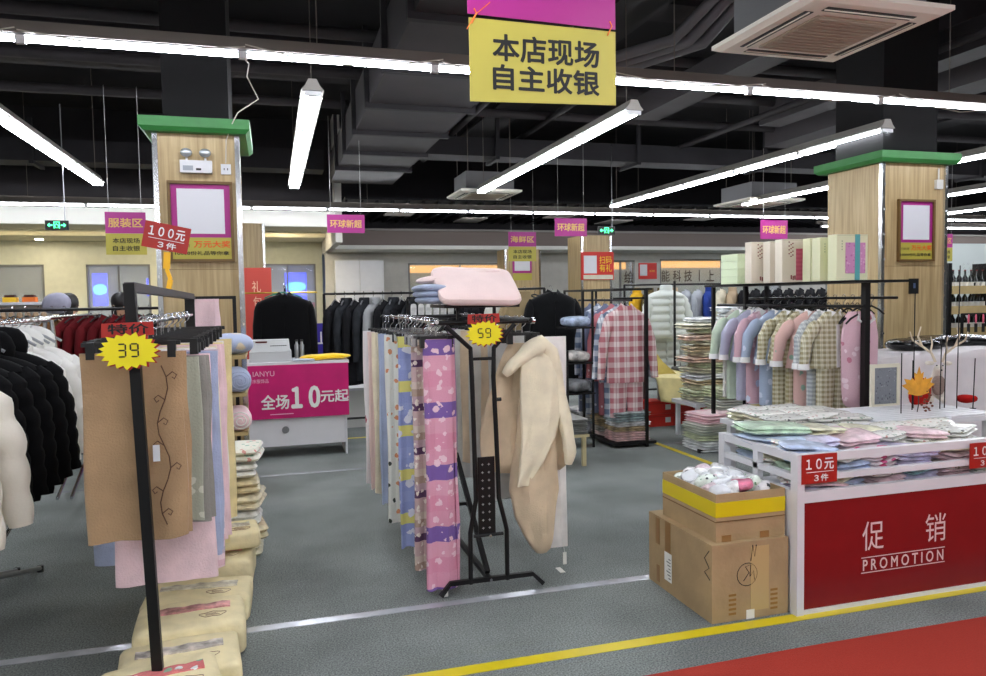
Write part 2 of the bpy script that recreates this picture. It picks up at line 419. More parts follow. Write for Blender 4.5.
# ------------------------------------------------------------------ tube lights
TUBE = emit('tube_glow', (244, 248, 255), 26)
HOUS = mat('light_housing', (104, 97, 91), .5, .1)
REFL = mat('reflector_grey', (120, 120, 122), .5); HOUS2 = mat('fixture_grey', (150, 146, 140), .5)
ZL = 3.1
def fixture_run(label, x, y0, n, L=1.22):
    """double tube fixtures hung end to end, running into the store"""
    t = thing('tube_light_run', label, 'light', (x, y0, ZL))
    b = MB(); b.prism([(-.085, .0), (-.055, .035), (-.03, .085), (.03, .085), (.055, .035), (.085, .0)], n*L, 'Y', (0, 0, .022))
    b.build('housing', HOUS2, t, False)
    MB().box(-.07, .07, .01, n*L-.01, .016, .021).build('reflector', REFL, t, False)
    for i in range(n):
        for s in (-1, 1):
            MB().tube([(s*.045, i*L+.03, 0), (s*.045, (i+1)*L-.03, 0)], .0125, 8).build('tube', TUBE, t)
        for y_ in (i*L+.002, (i+1)*L-.028): MB().box(-.062, .062, y_, y_+.026, -.017, .0155).build('lamp_holder', WHT, t, False)
    for i in (.15, n*L-.15):
        MB().tube([(0, i, .1), (0, i, ZC-ZL)], .004, 5).build('suspension_wire', HOUS, t)
for lab, x, y0, n in (('left run of double tubes over the puffer coat racks', -2.12, 6.0, 4), ('run of double tubes right of the left column', .34, 5.85, 4),
        ('run of double tubes under the large yellow sign', 3.0, 5.85, 4), ('long run of double tubes in front of the right column', 5.75, 5.95, 5),
        ('run of tubes passing behind the right column', 8.0, 6.6, 4), ('run of tubes right of the right column', 10.7, 6.6, 4), ('farthest right run of tubes', 13.2, 6.6, 5),
        ('overhead run of tubes above the front of the left rack', -2.1, -2.4, 5), ('overhead run of tubes above the viewer', .4, -2.4, 5),
        ('overhead run of tubes above the front of the promotion bin', 2.35, -2.4, 4), ('overhead run of tubes right of the promotion bin', 5.7, -2.4, 5)):
    fixture_run(lab, x, y0, n)
def row(label, x0, x1, y, L=1.24, z=ZL, phase=0.0):
    """single tube trunking running across the store"""
    t = thing('tube_light_row', label, 'light', (x0, y, z)); W = x1 - x0
    b = MB(); b.box(0, W, -.045, .045, .03, .1); b.box(0, W, .16, .21, .08, .15); b.build('housing', HOUS, t, False)
    MB().box(0, W, -.03, .03, .024, .0295).build('reflector', REFL, t, False)
    x = phase
    while x + L <= W:
        MB().tube([(x+.03, 0, 0), (x+L-.03, 0, 0)], .0135, 8).build('tube', TUBE, t)
        MB().box(x-.026, x+.026, -.018, .018, -.022, .024).build('lamp_holder', WHT, t, False); x += L
    for q in range(int(W // 2.6) + 1):
        MB().tube([(q*2.6+.2, 0, .1), (q*2.6+.2, 0, ZC-z)], .004, 5).build('suspension_wire', HOUS, t)
    b = MB()
    for q in range(int(W // 1.24)):
        b.tube([(q*1.24 + j*.31, -.1 - (.02 if q % 2 else .06), .02 - (.05 + .03*(q % 3)) * sn(j*PI/4)) for j in range(5)], .004, 5)
    if y < 6: b.build('slack_cable', mat('cable_pale', (190, 184, 170), .5), t)
X0 = -.13
row('nearest long row of tubes crossing above the racks', X0 - 4*1.235, X0 + 9*1.235, 5.07, 1.235)
row('second long row of tubes crossing at the back of the store', 2.2 - 9*1.24, 2.2 + 15*1.24, 13.2, 1.24)
row('third row of tubes at the far right', 12.5, 20, 14.9, 1.24)
row('row of tubes crossing behind the viewer', -5, 8.6, -2.9, 1.235)

# ------------------------------------------------------------------ ceiling cassettes
ACW = mat('ac_ivory', (246, 240, 228), .45)
ACD = mat('ac_grille', (184, 172, 154), .6)
def cassette(label, x, y, z, s):
    t = thing('ceiling_air_conditioner', label, 'air conditioner', (x, y, z)); h = s/2
    MB().loft([[(-q, -q, zz), (q, -q, zz), (q, q, zz), (-q, q, zz)] for q, zz in ((h-.04, 0), (h, .02), (h, .045), (h-.06, .06))]).build('panel', ACW, t, False)
    MB().box(-h+.1, h-.1, -h+.1, h-.1, .0605, .32).build('body', mat('ac_body_metal', (120, 120, 122), .5, .5), t, False)
    g = MB(); g.box(-.27*s/.95, .27*s/.95, -.27*s/.95, .27*s/.95, -.012, -.001)
    g.build('intake_grille', ACD, t, False)
    gl = MB(); n = 12
    for i in range(n): q = (-.25 + .5*i/(n-1)) * s/.95; gl.box(-.25*s/.95, .25*s/.95, q-.004, q+.004, -.018, -.0125)
    gl.build('grille_bars', ACW if False else ACD, t, False)
    for a in range(4):
        b = MB(); u, wd = .3*s/.95, .028*s/.95; c = .355*s/.95
        if a % 2 == 0: b.box(-u, u, (1 if a else -1)*c-wd, (1 if a else -1)*c+wd, -.004, -.001)
        else: b.box((1 if a == 1 else -1)*c-wd, (1 if a == 1 else -1)*c+wd, -u, u, -.004, -.001)
        b.build('air_slot', BLKP, t, False)
        b = MB()
        if a % 2 == 0: q = (1 if a else -1)*c; b.box(-u, u, q-.004, q+.004, -.01, -.0045)
        else: q = (1 if a == 1 else -1)*c; b.box(q-.004, q+.004, -u, u, -.01, -.0045)
        b.build('flap', ACW, t, False)
    for sx in (-1, 1):
        for sy in (-1, 1): MB().tube([(sx*h*.7, sy*h*.7, .32), (sx*h*.7, sy*h*.7, ZC-z)], .006, 6).build('hanging_rod', HOUS, t)
cassette('large square ivory ceiling air conditioner at upper right', 3.25, 3.86, 3.1, .95)
cassette('small far air conditioner panel below the middle duct', 3.2, 11.3, 3.12, .95)
cassette('far air conditioner panel over the plaid pyjama rack', 8.3, 11.5, 3.12, 1.1)

# ------------------------------------------------------------------ columns
SHAFT = mat('shaft_dark', (16, 15, 17), .95)
GREEN = mat('green_paint', (48, 124, 58), .5, var=.04)
t = NT('laminate_wood'); v = t.mapping((26, 26, 1.2)); g = t.ramp(t.noise(v, 1.6, 5), [(.3, (168, 143, 100)), (.55, (190, 166, 122)), (.75, (204, 182, 138))])
t.l.new(g, t.b.inputs['Base Color']); t.b.inputs['Roughness'].default_value = .4; LAM = t.m
FRAMEW = mat('brown_frame', (112, 84, 44), .5)
def pillar(label, x0, x1, y0, y1, h, cap=True, strips=True):
    t = thing('column', label, 'column', ((x0+x1)/2, (y0+y1)/2, 0)); a, c = (x1-x0)/2, (y1-y0)/2
    b = MB(); b.box(-a, a, -c, c, 0, h-.1 if cap else h); b.build('cladding', LAM, t, False)
    if cap:
        MB().loft([[(-q, -r_, z), (q, -r_, z), (q, r_, z), (-q, r_, z)] for q, r_, z in ((a+.07, c+.07, h-.1), (a+.1, c+.1, h-.07), (a+.1, c+.1, h))]).build('cornice', GREEN, t, False)
        MB().box(-a+.05, a-.05, -c+.05, c-.05, h+.001, ZC-.01).build('shaft', SHAFT, t, False)
    if strips:
        for sx in (-1, 1):
            b = MB(); b.box(sx*a-.018+sx*.004, sx*a+.018+sx*.004, -c-.022, -c+.02, .0, h-.101 if cap else h-.01)
            b.build('corner_strip', CHR, t, False)
            b = MB()
            for i in range(int(h/.12)):
                b.cb((sx*a + (.01 if i % 2 else -.008), -c-.026, .06+i*.12), (.012, .006, .02))
            b.build('sequin_strand', mat('sparkle_silver', (240, 240, 245), .08, 1), t, False)
        MB().box(a+.001, a+.004, -c+.35, -c+.352, 0, h-.24).build('panel_joint', FRAMEW, t, False)
    for z in (h*.62, h*.31): MB().box(-a+.02, a-.02, -c-.0015, -c-.0005, z, z+.003).build('panel_joint', FRAMEW, t, False)
    return t
def poster(parent_label, x, y, z0, w, h, words=True, mirror=0):
    t = thing('framed_poster', parent_label, 'poster', (x, y, z0))
    b = MB(); f = .022
    b.box(-w/2-f, w/2+f, -.03, 0, -f, -.001); b.box(-w/2-f, w/2+f, -.03, 0, h+.001, h+f); b.box(-w/2-f, -w/2-.001, -.03, 0, 0, h); b.box(w/2+.001, w/2+f, -.03, 0, 0, h)
    b.build('frame', FRAMEW, t, False)
    MB().box(-w/2, w/2, -.012, -.004, h*.29, h).build('magenta_panel', MAG, t, False)
    MB().box(-w/2, w/2, -.012, -.004, 0, h*.2895).build('yellow_panel', YEL, t, False)
    MB().box(-w*.4, w*.4, -.016, -.0125, h*.34, h*.94).build('white_panel', mat('print_white', (225, 225, 232), .4), t, False)
    if words:
        txt('万元大奖', w*.62, h*.09, ORG, t, (w*.17, -.0135, h*.2), bold=.02)
        txt('扫码领', w*.24, h*.045, INK, t, (-w*.33, -.0135, h*.18))
        txt('10000份礼品等你拿', w*.92, h*.055, INK, t, (0, -.0135, h*.08), bold=.01)
    return t
pillar('wood clad column with green cornice behind the left rack', -.78, -.22, 6.0, 6.75, 2.89)
pillar('wood clad column with green cornice behind the pastel pyjama rack', 5.69, 6.45, 5.95, 6.69, 2.89)
poster('magenta and yellow framed poster on the left column', -.485, 5.998, 1.87, .41, .55)
poster('magenta and yellow framed poster on the right column', 6.09, 5.948, 1.86, .40, .56)
# emergency light, outlet, switch, junction
t = thing('emergency_light', 'twin spot emergency light above the poster on the left column', 'light', (-.505, 5.998, 2.5))
MB().box(-.11, .11, -.05, 0, 0, .09).build('body', WHT, t, False)
MB().box(-.09, -.02, -.053, -.0505, .015, .05).build('rating_label', mat('label_grey', (160, 165, 175), .5), t, False)
MB().box(-.0, .035, -.053, -.0505, .018, .032).build('indicator', INK, t, False)
for s in (-1, 1):
    MB().tube([(s*.065, -.03, .0905), (s*.065, -.03, .11)], .008, 8).build('neck', WHT, t)
    sp = MB(); sp.sup((s*.065, -.045, .145), (.085, .06, .065), 1, 1, 10, 16); sp.build('spot_lamp', mat('spot_glass', (200, 205, 210), .1, .6), t)
t = thing('wall_outlet', 'white socket outlet beside the emergency light', 'outlet', (-.3, 5.998, 2.5))
MB().box(-.035, .035, -.012, 0, 0, .075).build('plate', WHT, t, False)
for u in (-.012, .012): MB().box(u-.003, u+.003, -.0135, -.0125, .03, .045).build('slot', INK, t, False)
tag(MB().tube([(-.3, 5.98, 2.58), (-.29, 5.97, 2.75), (-.24, 5.9, 2.86), (-.2, 5.87, 2.93), (-.05, 5.8, 3.02), (-.12, 5.6, 3.12), (-.1, 5.4, 3.15), (-.2, 5.2, 3.2)], .004, 6).build('power_cable', mat('cable_white', (205, 200, 190), .5)), 'thin white cable looping from the left column up to the light row', 'cable')
t = thing('light_switch', 'small dark switch plate low on the right column', 'switch', (6.075, 5.948, 1.52))
MB().box(-.055, .055, -.014, 0, 0, .15).build('plate', BLKP, t, False); MB().box(-.012, .014, -.017, -.0145, .055, .105).build('sticker', mat('blue_sticker', (84, 100, 134), .4), t, False)
t = thing('junction_box', 'small grey junction box high on the right column', 'junction box', (6.36, 5.948, 2.55))
MB().box(-.04, .04, -.03, 0, 0, .09).build('plate', PAINT, t, False); MB().tube([(0, -.012, .0905), (0, -.012, .2)], .008, 6).build('conduit', PAINT, t)
# far columns
pillar('far wood clad column behind the middle racks', 5.57, 6.14, 13.0, 13.7, 2.68, False)
pillar('farthest slim wood column left of the middle far column', 4.7, 5.45, 15.0, 15.6, 2.55, False, True)
pillar('far yellow-brown column behind the black velvet coat', -.42, -.1, 12.2, 12.8, 2.75, False)
REDP = mat('red_poster', (208, 44, 34), .5)
t = thing('red_poster', 'red and cream poster on the far column', 'poster', (5.87, 12.998, 1.75))
MB().box(-.33, .33, -.03, 0, .1, .62).build('board', REDP, t, False); MB().box(-.28, -.02, -.034, -.0305, .22, .55).build('white_panel', WHT, t, False); MB().box(-.29, .31, -.034, -.0305, .11, .19).build('cream_band', CREAM, t, False)
txt('扫码', .25, .14, mat('yellow_ink', (250, 215, 40), .5), t, (.16, -.0345, .47)); txt('有礼', .25, .14, mat('yellow_ink', (250, 215, 40), .5), t, (.16, -.0345, .32))
t = thing('framed_poster', 'small poster with pale panel on the slim far column', 'poster', (5.05, 14.998, 1.9))
MB().box(-.2, .22, -.02, 0, .0, .62).build('board', MAG, t, False); MB().box(-.16, .18, -.024, -.0205, .2, .58).build('white_panel', WHT, t, False); MB().box(-.2, .22, -.024, -.0205, .0, .15).build('yellow_panel', YEL, t, False)
t = thing('red_poster', 'small red poster between the two lit far windows', 'poster', (9.05, 16.998, 1.95))
MB().box(-.25, .25, -.02, 0, 0, .4).build('board', REDP, t, False); MB().box(-.22, -.02, -.024, -.0205, .08, .36).build('white_panel', WHT, t, False)
txt('扫码有礼', .16, .05, mat('yellow_ink', (250, 215, 40), .5), t, (.12, -.0245, .2))
t = tag(MB().box(-.38, .62, 0, .004, 0, 0.001).build('shop_sign_rail', STEEL, None, False, at=(9.8, 16.9, 1.88)), 'thin steel rail under the dark lettering on the far right window', 'rail')
BRN = mat('dark_sign_letter', (60, 50, 40), .5)
sgn = thing('shop_lettering', 'row of dark characters fixed over the lettered far window', 'sign', (10.5, 16.93, 1.9))
for i, ch in enumerate(('能', '科', '技', '|', '上')): txt(ch, .02 if ch == '|' else .22, .28, BRN, sgn, (-.98 + i*.32, 0, .12), bold=.01)
sgn = thing('shop_lettering', 'single dark character on the narrow far window', 'sign', (8.5, 16.93, 1.9)); txt('绘', .24, .3, BRN, sgn, (0, 0, .1), bold=.01)

# ------------------------------------------------------------------ hanging signs
STR = mat('string_white', (200, 200, 200), .6)
def hanger_strings(t, xs, z, y=0):
    for x in xs: MB().tube([(x, y, z), (x, y, z+1.2)], .002, 4).build('string', STR, t)
t = thing('hanging_sign', 'large yellow board with two lines of black characters under a magenta board', 'sign', (1.125, 3.0, 2.36))
b = MB(); b.prism([(-.325, -.01), (.325, .01), (.325, .32), (-.325, .325)], .005); b.build('yellow_board', YEL, t, False)
b = MB(); b.prism([(-.33, .34), (.325, .33), (.325, .7), (-.33, .7)], .005); b.build('magenta_board', MAG, t, False)
txt('本店现场', .47, .105, INK, t, (.01, -.001, .215), bold=.025); txt('自主收银', .47, .1, INK, t, (.01, -.001, .095), bold=.025)
OT = mat('orange_string', (240, 120, 40), .5)
for x, tl in ((-.3, 1), (.3, .3)):
    MB().tube([(x-.015, -.006, .3), (x+.005, -.008, .34), (x-.004, -.006, .36)], .003, 5).build('tie', OT, t)
    if tl == 1:
        MB().tube([(x, -.007, .335), (x-.04, -.02, .27)], .002, 4).build('tie', OT, t); MB().tube([(x, -.007, .335), (x+.06, -.02, .385)], .002, 4).build('tie', OT, t)
def small_sign(label, x, y, z0, w, h, word, second=False, tall=None):
    t = thing('hanging_sign', label, 'sign', (x, y, z0)); s = h*.5 if second else 0
    MB().box(-w/2, w/2, 0, .01, s, h).build('magenta_board', MAG, t, False)
    txt(word, w*.84, (h-s)*.42, GOLD, t, (0, -.001, s + (h-s)*.5), bold=.02)
    if second:
        MB().box(-w/2, w/2, 0, .01, 0, s-.002).build('yellow_board', YEL, t, False)
        txt('本店现场', w*.66, s*.24, INK, t, (0, -.001, s*.66), bold=.015); txt('自主收银', w*.66, s*.24, INK, t, (0, -.001, s*.3), bold=.015)
    hanger_strings(t, (-w*.4, w*.4), h)
small_sign('magenta and yellow clothing area sign left of the left column', -1.335, 8, 2.02, .36, .41, '服装区', True)
small_sign('magenta sign with gold characters hanging behind the left column', .91, 9.5, 2.38, .46, .225, '环球新超')
small_sign('magenta and yellow area sign hanging over the far coats', 4.4, 13, 2.2, .53, .53, '海鲜区', True)
small_sign('magenta sign with gold characters beside the far exit sign', 4.53, 11, 2.49, .54, .28, '环球新超')
small_sign('magenta sign with gold characters above the gift boxes', 8.26, 11, 2.47, .54, .32, '环球新超')
small_sign('small magenta and yellow sign right of the right column', 10.0, 9.2, 2.0, .3, .42, '红酒区', True)
GLOWG = emit('exit_green', (70, 255, 150), 2.2)
for x, y, z, w, lab in ((-2.29, 9.5, 2.385, .235, 'green lit exit sign left of the clothing area sign'), (5.14, 11, 2.52, .29, 'green lit exit sign beside the far wood column')):
    t = thing('exit_sign', lab, 'exit sign', (x, y, z)); h = w*.45
    MB().box(-w/2, w/2, 0, .03, 0, h).build('case', BLKP, t, False)
    for s in (-1, 1):
        b = MB(); b.prism([(s*w*.4, h*.5), (s*w*.3, h*.72), (s*w*.3, h*.56), (s*w*.18, h*.56), (s*w*.18, h*.44), (s*w*.3, h*.44), (s*w*.3, h*.28)], .002, 'Y', (0, -.0025, 0)); b.build('arrow', GLOWG, t, False)
    b = MB(); b.box(-w*.13, -w*.1, -.0025, 0, h*.15, h*.85); b.box(w*.1, w*.13, -.0025, 0, h*.15, h*.85); b.box(-w*.13, w*.13, -.0025, 0, h*.8, h*.87)
    b.tube([(0, -.002, h*.68), (-.2*h, -.002, h*.42), (-.05*h, -.002, h*.2)], .004, 5); b.tube([(0, -.002, h*.6), (.2*h, -.002, h*.45), (.1*h, -.002, h*.2)], .004, 5)
    b.build('running_figure', GLOWG, t, False)
    MB().tube([(w*.35, .015, h), (w*.35, .015, 1.4)], .006, 6).build('hanging_rod', STEEL, t)
# red tilted price board on a yellow clamp
def price_plate(label, x, y, z, w, h, top, bot, tilt=0, stand=False, post=True):
    t = thing('price_sign', label, 'sign', (x, y, z)); ct, st = cs(tilt), sn(tilt)
    R_ = lambda u, q: (u*ct - q*st, u*st + q*ct)
    MB().prism([R_(-w/2, -h/2), R_(w/2, -h/2), R_(w/2, h/2), R_(-w/2, h/2)], .004).build('board', RED, t, False)
    u, q = R_(0, h*.16); txt(top, w*.78, h*.38, WINK, t, (u, -.001, q), bold=.02, tilt=tilt)
    u, q = R_(w*.04, -h*.31); txt(bot, w*.4, h*.24, WINK, t, (u, -.001, q), bold=.015, tilt=tilt)
    MB().prism([R_(-w*.38, -h*.115), R_(w*.4, -h*.115), R_(w*.4, -h*.095), R_(-w*.38, -h*.095)], .001, 'Y', (0, -.0012, 0)).build('rule_line', WINK, t, False)
    return t
t = price_plate('tilted red price board on a yellow clamp above the left rack', -.475, 3.9, 1.862, .205, .125, '１００元', '３件', -.2)
YC = mat('yellow_clamp_plastic', (250, 190, 30), .4)
b = MB(); b.bar((0, .008, -.07), (-.005, .008, -.15), .03, .012); b.bar((-.005, .008, -.15), (.01, .008, -.2), .018, .012); b.bar((.01, .008, -.2), (-.002, .008, -.262), .022, .03); b.build('clamp', YC, t, False)
def seg_digit(b, ch, x, z, w, h, t_, y):
    S = {'3': 'abgcd', '9': 'abfgcd', '5': 'afgcd'}[ch]; g = .12*t_
    H = lambda zc: b.prism([(x+t_*.2, zc), (x+t_*.7, zc+t_/2), (x+w-t_*.7, zc+t_/2), (x+w-t_*.2, zc), (x+w-t_*.7, zc-t_/2), (x+t_*.7, zc-t_/2)], .001, 'Y', (0, y, 0))
    V = lambda xc, z0, z1: b.prism([(xc, z0+g), (xc+t_/2, z0+t_*.5), (xc+t_/2, z1-t_*.5), (xc, z1-g), (xc-t_/2, z1-t_*.5), (xc-t_/2, z0+t_*.5)], .001, 'Y', (0, y, 0))
    if 'a' in S: H(z+h)
    if 'g' in S: H(z+h/2)
    if 'd' in S: H(z)
    if 'b' in S: V(x+w, z+h/2, z+h)
    if 'c' in S: V(x+w, z, z+h/2)
    if 'f' in S: V(x, z+h/2, z+h)
def burst_sign(label, x, y, z, s, num):
    t = thing('price_sign', label, 'sign', (x, y, z))
    hd = MB(); hd.prism([(-.43*s, .14*s), (.41*s, .17*s), (.4*s, .4*s), (-.42*s, .38*s)], .003, 'Y', (0, 0, 0)); hd.build('header_board', RED, t, False)
    txt('特价', .64*s, .17*s, INK, t, (0, -.0012, .28*s), bold=.016)
    def star(rx, rz, ox, oz, n=19, inn=.8, seed=3):
        rnd = random.Random(seed); p = []
        for i in range(2*n):
            a = 2*PI*i/(2*n); k_ = (1 + rnd.uniform(-.07, .07)) if i % 2 == 0 else inn
            p.append((ox + rx*cs(a)*k_, oz + rz*sn(a)*k_))
        return p
    MB().prism(star(.5*s, .33*s, .035*s, -.115*s), .003, 'Y', (0, -.004, 0)).build('burst_shadow', RED, t, False)
    MB().prism(star(.5*s, .33*s, 0, -.1*s), .003, 'Y', (0, -.008, 0)).build('burst', mat('burst_yellow', (240, 222, 20), .5), t, False)
    b = MB(); seg_digit(b, num[0], -.17*s, -.2*s, .12*s, .22*s, .026*s, -.0095); seg_digit(b, num[1], .03*s, -.2*s, .12*s, .22*s, .026*s, -.0095)
    b.build('lettering', INK, t, False); return t
burst_sign('yellow starburst price sign 39 on the front post of the left rack', -.482, 2.855, 1.405, .2, '39')
burst_sign('yellow starburst price sign 59 on the tall black rack', 1.02, 3.63, 1.39, .2, '59')
# ------------------------------------------------------------------ garments and textiles
def ell(cx, cy, z, a, b, n=28, k=0, amp=0, ph=0, e=.8):
    r = []
    for j in range(n):
        t_ = 2*PI*j/n; q = 1 + amp*sn(k*t_ + ph)
        x = math.copysign(abs(cs(t_))**e, cs(t_)); y = math.copysign(abs(sn(t_))**e, sn(t_))
        r.append((cx + a*x*q, cy + b*y*q, z))
    return r
def interp(tab, z):
    for (z0, *a), (z1, *b) in zip(tab, tab[1:]):
        if z <= z1:
            k = (z - z0) / (z1 - z0) if z1 > z0 else 0; k = max(0, k); return [p + (q - p)*k for p, q in zip(a, b)]
    return list(tab[-1][1:])
def garment(kind, label, m, L=.7, sw=.2, sl=.5, depth=.07, hem=1.05, puff=0, collar='flat', m2=None, group=None, cat='jacket', open_=True, seed=1, pants=None, spr=1.0):
    """hanging garment, origin at the hem centre under the hook, facing -Y; height L"""
    t = thing(kind, label, cat, (0, 0, 0), 0, group); m2 = m2 or m
    tab = [(0, sw*hem, depth*1.15), (L*.5, sw*.98, depth), (L-.2, sw*.97, depth), (L-.09, sw*.98, depth*.9), (L-.045, sw*.72, depth*.75), (L-.01, .075, depth*.62), (L, .06, depth*.55)]
    N = 30 if not puff else 46; rings = []
    for i in range(N + 1):
        z = L * i / N; a, b = interp(tab, z); fold = .05 * max(0, 1 - z/L)
        if puff:
            q = abs(sn(PI * z / puff)); a += .012*q; b += .028*q - .008
        rings.append(ell(.006*sn(seed+z*5), 0, z, a, b, 30, 5 + seed % 3, fold, seed*1.7, .85))
    MB().loft(rings).build('body', m, t)
    for s in (-1, 1):
        ra = .062 if not puff else .075; top = L - .1
        pts = []; rs = []
        nn = 12 if not puff else 26
        for i in range(nn + 1):
            k = i / nn; z = top + .02 - sl*k; x = s*(sw*.86 + (.055 + .3*sl*.35*k)*spr*min(1, k*2.2+.1)); y = -.012*sn(k*3) - .035*k
            pts.append((x, y, z)); r_ = ra*(1 - .38*k) * (1 - .55*max(0, .12-k)/.12)
            if puff: r_ *= .86 + .2*abs(sn(PI*k*sl/puff))
            rs.append(max(r_, .02))
        b = MB().tube(pts, rs, 12, .8); sl_o = b.build('sleeve', m, t)
        if m2 is not m:
            x, y, z = pts[-1]; MB().tube([(x, y, z+.012), (x, y, z-.035)], [rs[-1]*1.12, rs[-1]*1.2], 12, .85).build('cuff', m2, t)
    if collar == 'stand':
        MB().loft([ell(0, 0, L-.02, .085, .06, 20), ell(0, 0, L+.05, .078, .055, 20), ell(0, 0, L+.055, .06, .04, 20), ell(0, 0, L+.0, .055, .035, 20)], cap=False).build('collar', m, t)
    elif collar == 'hood':
        b = MB(); b.sup((0, .03, L+.02), (.26, .12, .2), .9, .9, 8, 18, .02, seed); b.build('hood', m, t)
    else:
        b = MB(); q = 1 if sw > .19 else .62
        for s in (-1, 1):
            b.loft([[(s*.012, -depth*.55-.012, L-.015*q), (s*.075*q, -depth*.45, L-.075*q), (s*.1*q, -.01, L-.03*q), (s*.055, .0, L+.02*q)], [(s*.012, -depth*.55-.022, L-.01*q), (s*.077*q, -depth*.45-.012, L-.075*q), (s*.108*q, -.01, L-.025*q), (s*.055, .0, L+.03*q)]])
        b.build('collar', m2, t)
    if open_:
        b = MB(); b.loft([[(-.012, -depth*1.02-.012 - (.012 if puff else 0), z), (.012, -depth*1.02-.012 - (.012 if puff else 0), z), (.012, -depth*.6, z), (-.012, -depth*.6, z)] for z in (.01, L*.5)] + [[(-.01, -depth*.95-.008, L-.1), (.01, -depth*.95-.008, L-.1), (.01, -depth*.5, L-.1), (-.01, -depth*.5, L-.1)]])
        b.build('placket', m2, t)
    if pants:
        for s in (-1, 1):
            rr = [ell(s*sw*.42 + s*.01*k, .0, -pants*k, sw*.44*(1-.12*k), depth*.7, 16, 4, .05, seed) for k in (0, .25, .5, .75, 1)]
            MB().loft(rr).build('trouser_leg', m, t)
    return t
def hang(mk, x, y, ztop, L, rz=0, **k):
    return mk((x, y, ztop - L), rz, **k) if isinstance(mk, Maker) else put(mk, (x, y, ztop - L), rz, **k)
def hook_hanger(name, label, m, w=.2, clips=False, group=None, hook=None):
    """origin at the rail; parts: shoulder bar, hook, clips"""
    t = thing(name, label, 'hanger', (0, 0, 0), 0, group)
    MB().tube([(.0, 0, -.075), (0, 0, -.045), (.018, 0, -.03), (.022, 0, -.008), (.012, 0, .012), (-.004, 0, .014), (-.016, 0, .002)], .0028, 6).build('hook', hook or CHR, t)
    if clips:
        MB().box(-w, w, -.006, .006, -.09, -.075).build('bar', m, t, False)
        for s in (-1, 1):
            b = MB(); b.box(s*(w-.03)-.014, s*(w-.03)+.014, -.016, .016, -.135, -.074); b.build('clip', m, t, False)
    else:
        MB().tube([(-w, 0, -.14), (-w*.6, 0, -.105), (0, 0, -.075), (w*.6, 0, -.105), (w, 0, -.14)], .008, 6).build('shoulder_bar', m, t)
    return t
def drape(name, label, m, w, h, th=.03, seed=0, cat='blanket', group=None, wav=.012, fold=True, taper=0, parent=None, nb=30, edge=None):
    """folded blanket hanging from clips; origin at top centre, hangs to -h"""
    rings = []; N = 18
    for i in range(N + 1):
        z = -h * i / N; k = i / N; r = []
        hw = w/2*(1 - taper*k) + .004*sn(seed + k*7); ht = th/2*(.75 + .35*k)
        for j in range(nb):
            a = 2*PI*j/nb; c, s = cs(a), sn(a)
            x = math.copysign(abs(c)**.45, c)*hw; y = math.copysign(abs(s)**.6, s)*ht
            y += wav*(.3 + k)*sn(x/w*9 + seed*2.1 + k*1.5) + .25*wav*sn(x/w*23 + seed)
            r.append((x, y, z + (.006*sn(x/w*8+seed) if i == N else 0)))
        rings.append(r)
    o = MB().loft(rings).build(name, m, parent)
    if not parent: tag(o, label, cat, group)
    if edge:  # second fold layer peeking out at the side
        o2 = MB(); o2.loft([[(w/2*.96, -th*.2, 0), (w/2+.012, 0, 0), (w/2*.96, th*.6, 0)]] + [[(w/2*(1-taper*k)*.96, -th*.25, -h*k*.985), (w/2*(1-taper*k)+.014+.006*sn(k*9+seed), .0, -h*k*.985), (w/2*(1-taper*k)*.96, th*.7, -h*k*.985)] for k in (.25, .5, .75, 1)])
        o2.build('folded_edge', edge, o)
    return o
def cushion(name, label, m, c, d, cat, rz=0, nz=.004, seed=0, e1=.45, e2=.3, group=None, rx=0, ry=0, nf=7, parent=None):
    b = MB(); b.sup((0, 0, d[2]/2), d, e1, e2, 12, 28, nz, seed, None, nf)
    o = b.build(name, m, parent); o.location = c; o.rotation_euler = (rx, ry, rz)
    if not parent: tag(o, label, cat, group)
    return o
def folded(name, label, m, c, d, cat='folded cloth', rz=0, n=3, seed=0, group=None, m2=None, rx=0, ry=0, nz=.004):
    """stack fold: n soft leaves, bottom at c"""
    o = None; h = d[2]/n; rnd = random.Random(seed)
    b = MB()
    for i in range(n): b.sup((rnd.uniform(-.006, .006), rnd.uniform(-.006, .006), h*(i+.5)), (d[0]*(1-rnd.uniform(0, .03)), d[1]*(1-rnd.uniform(0, .03)), h*1.12), .6, .25, 6, 24, nz, seed+i, None, 9)
    o = b.build(name, m); o.location = c; o.rotation_euler = (rx, ry, rz); return tag(o, label, cat, group)

# ================================================================== LEFT RACK (front left)
RX = -.475
t = thing('garment_rack', 'long black rack at the left whose front post carries the 39 sign', 'clothes rack', (RX, 3.9, 0))
MB().tube([(.035, -.96, .03), (-.005, -1.0, 1.62)], .026, 4, 1, True).build('post', BLK, t, False)
MB().tube([(.0, 1.05, .03), (0, 1.05, 1.6)], .024, 4, 1, True).build('post', BLK, t, False)
MB().tube([(-.005, -1.0, 1.607), (0, 1.06, 1.585)], .024, 4, 1, True).build('top_bar', mat('grey_metal', (58, 54, 60), .45, .3), t, False)
MB().tube([(0, -.96, 1.475), (0, 1.03, 1.475)], .012, 10).build('hanging_rail', CHR, t)
for y in (-.96, 1.05): MB().tube([(-.26, y, .02), (.3, y, .02)], .024, 4, 1, True).build('foot', BLK, t, False)
BROWN = fab('brown_velour', (172, 140, 106), var=.07, vs=5, sheen=.3)
EMB = mat('embroidery_brown', (84, 54, 36), .8)
bl = drape('blanket', 'tan brown velour blanket with embroidered vine hanging at the front of the left rack', BROWN, .345, .69, .035, 3, wav=.008, edge=BROWN)
bl.location = (RX-.02, 2.985, 1.372)
b = MB(); vine = [(.1 + .02*sn(k*.9), -.032 - .0*k, -.05 - k*.042) for k in range(15)]; b.tube(vine, .0022, 5)
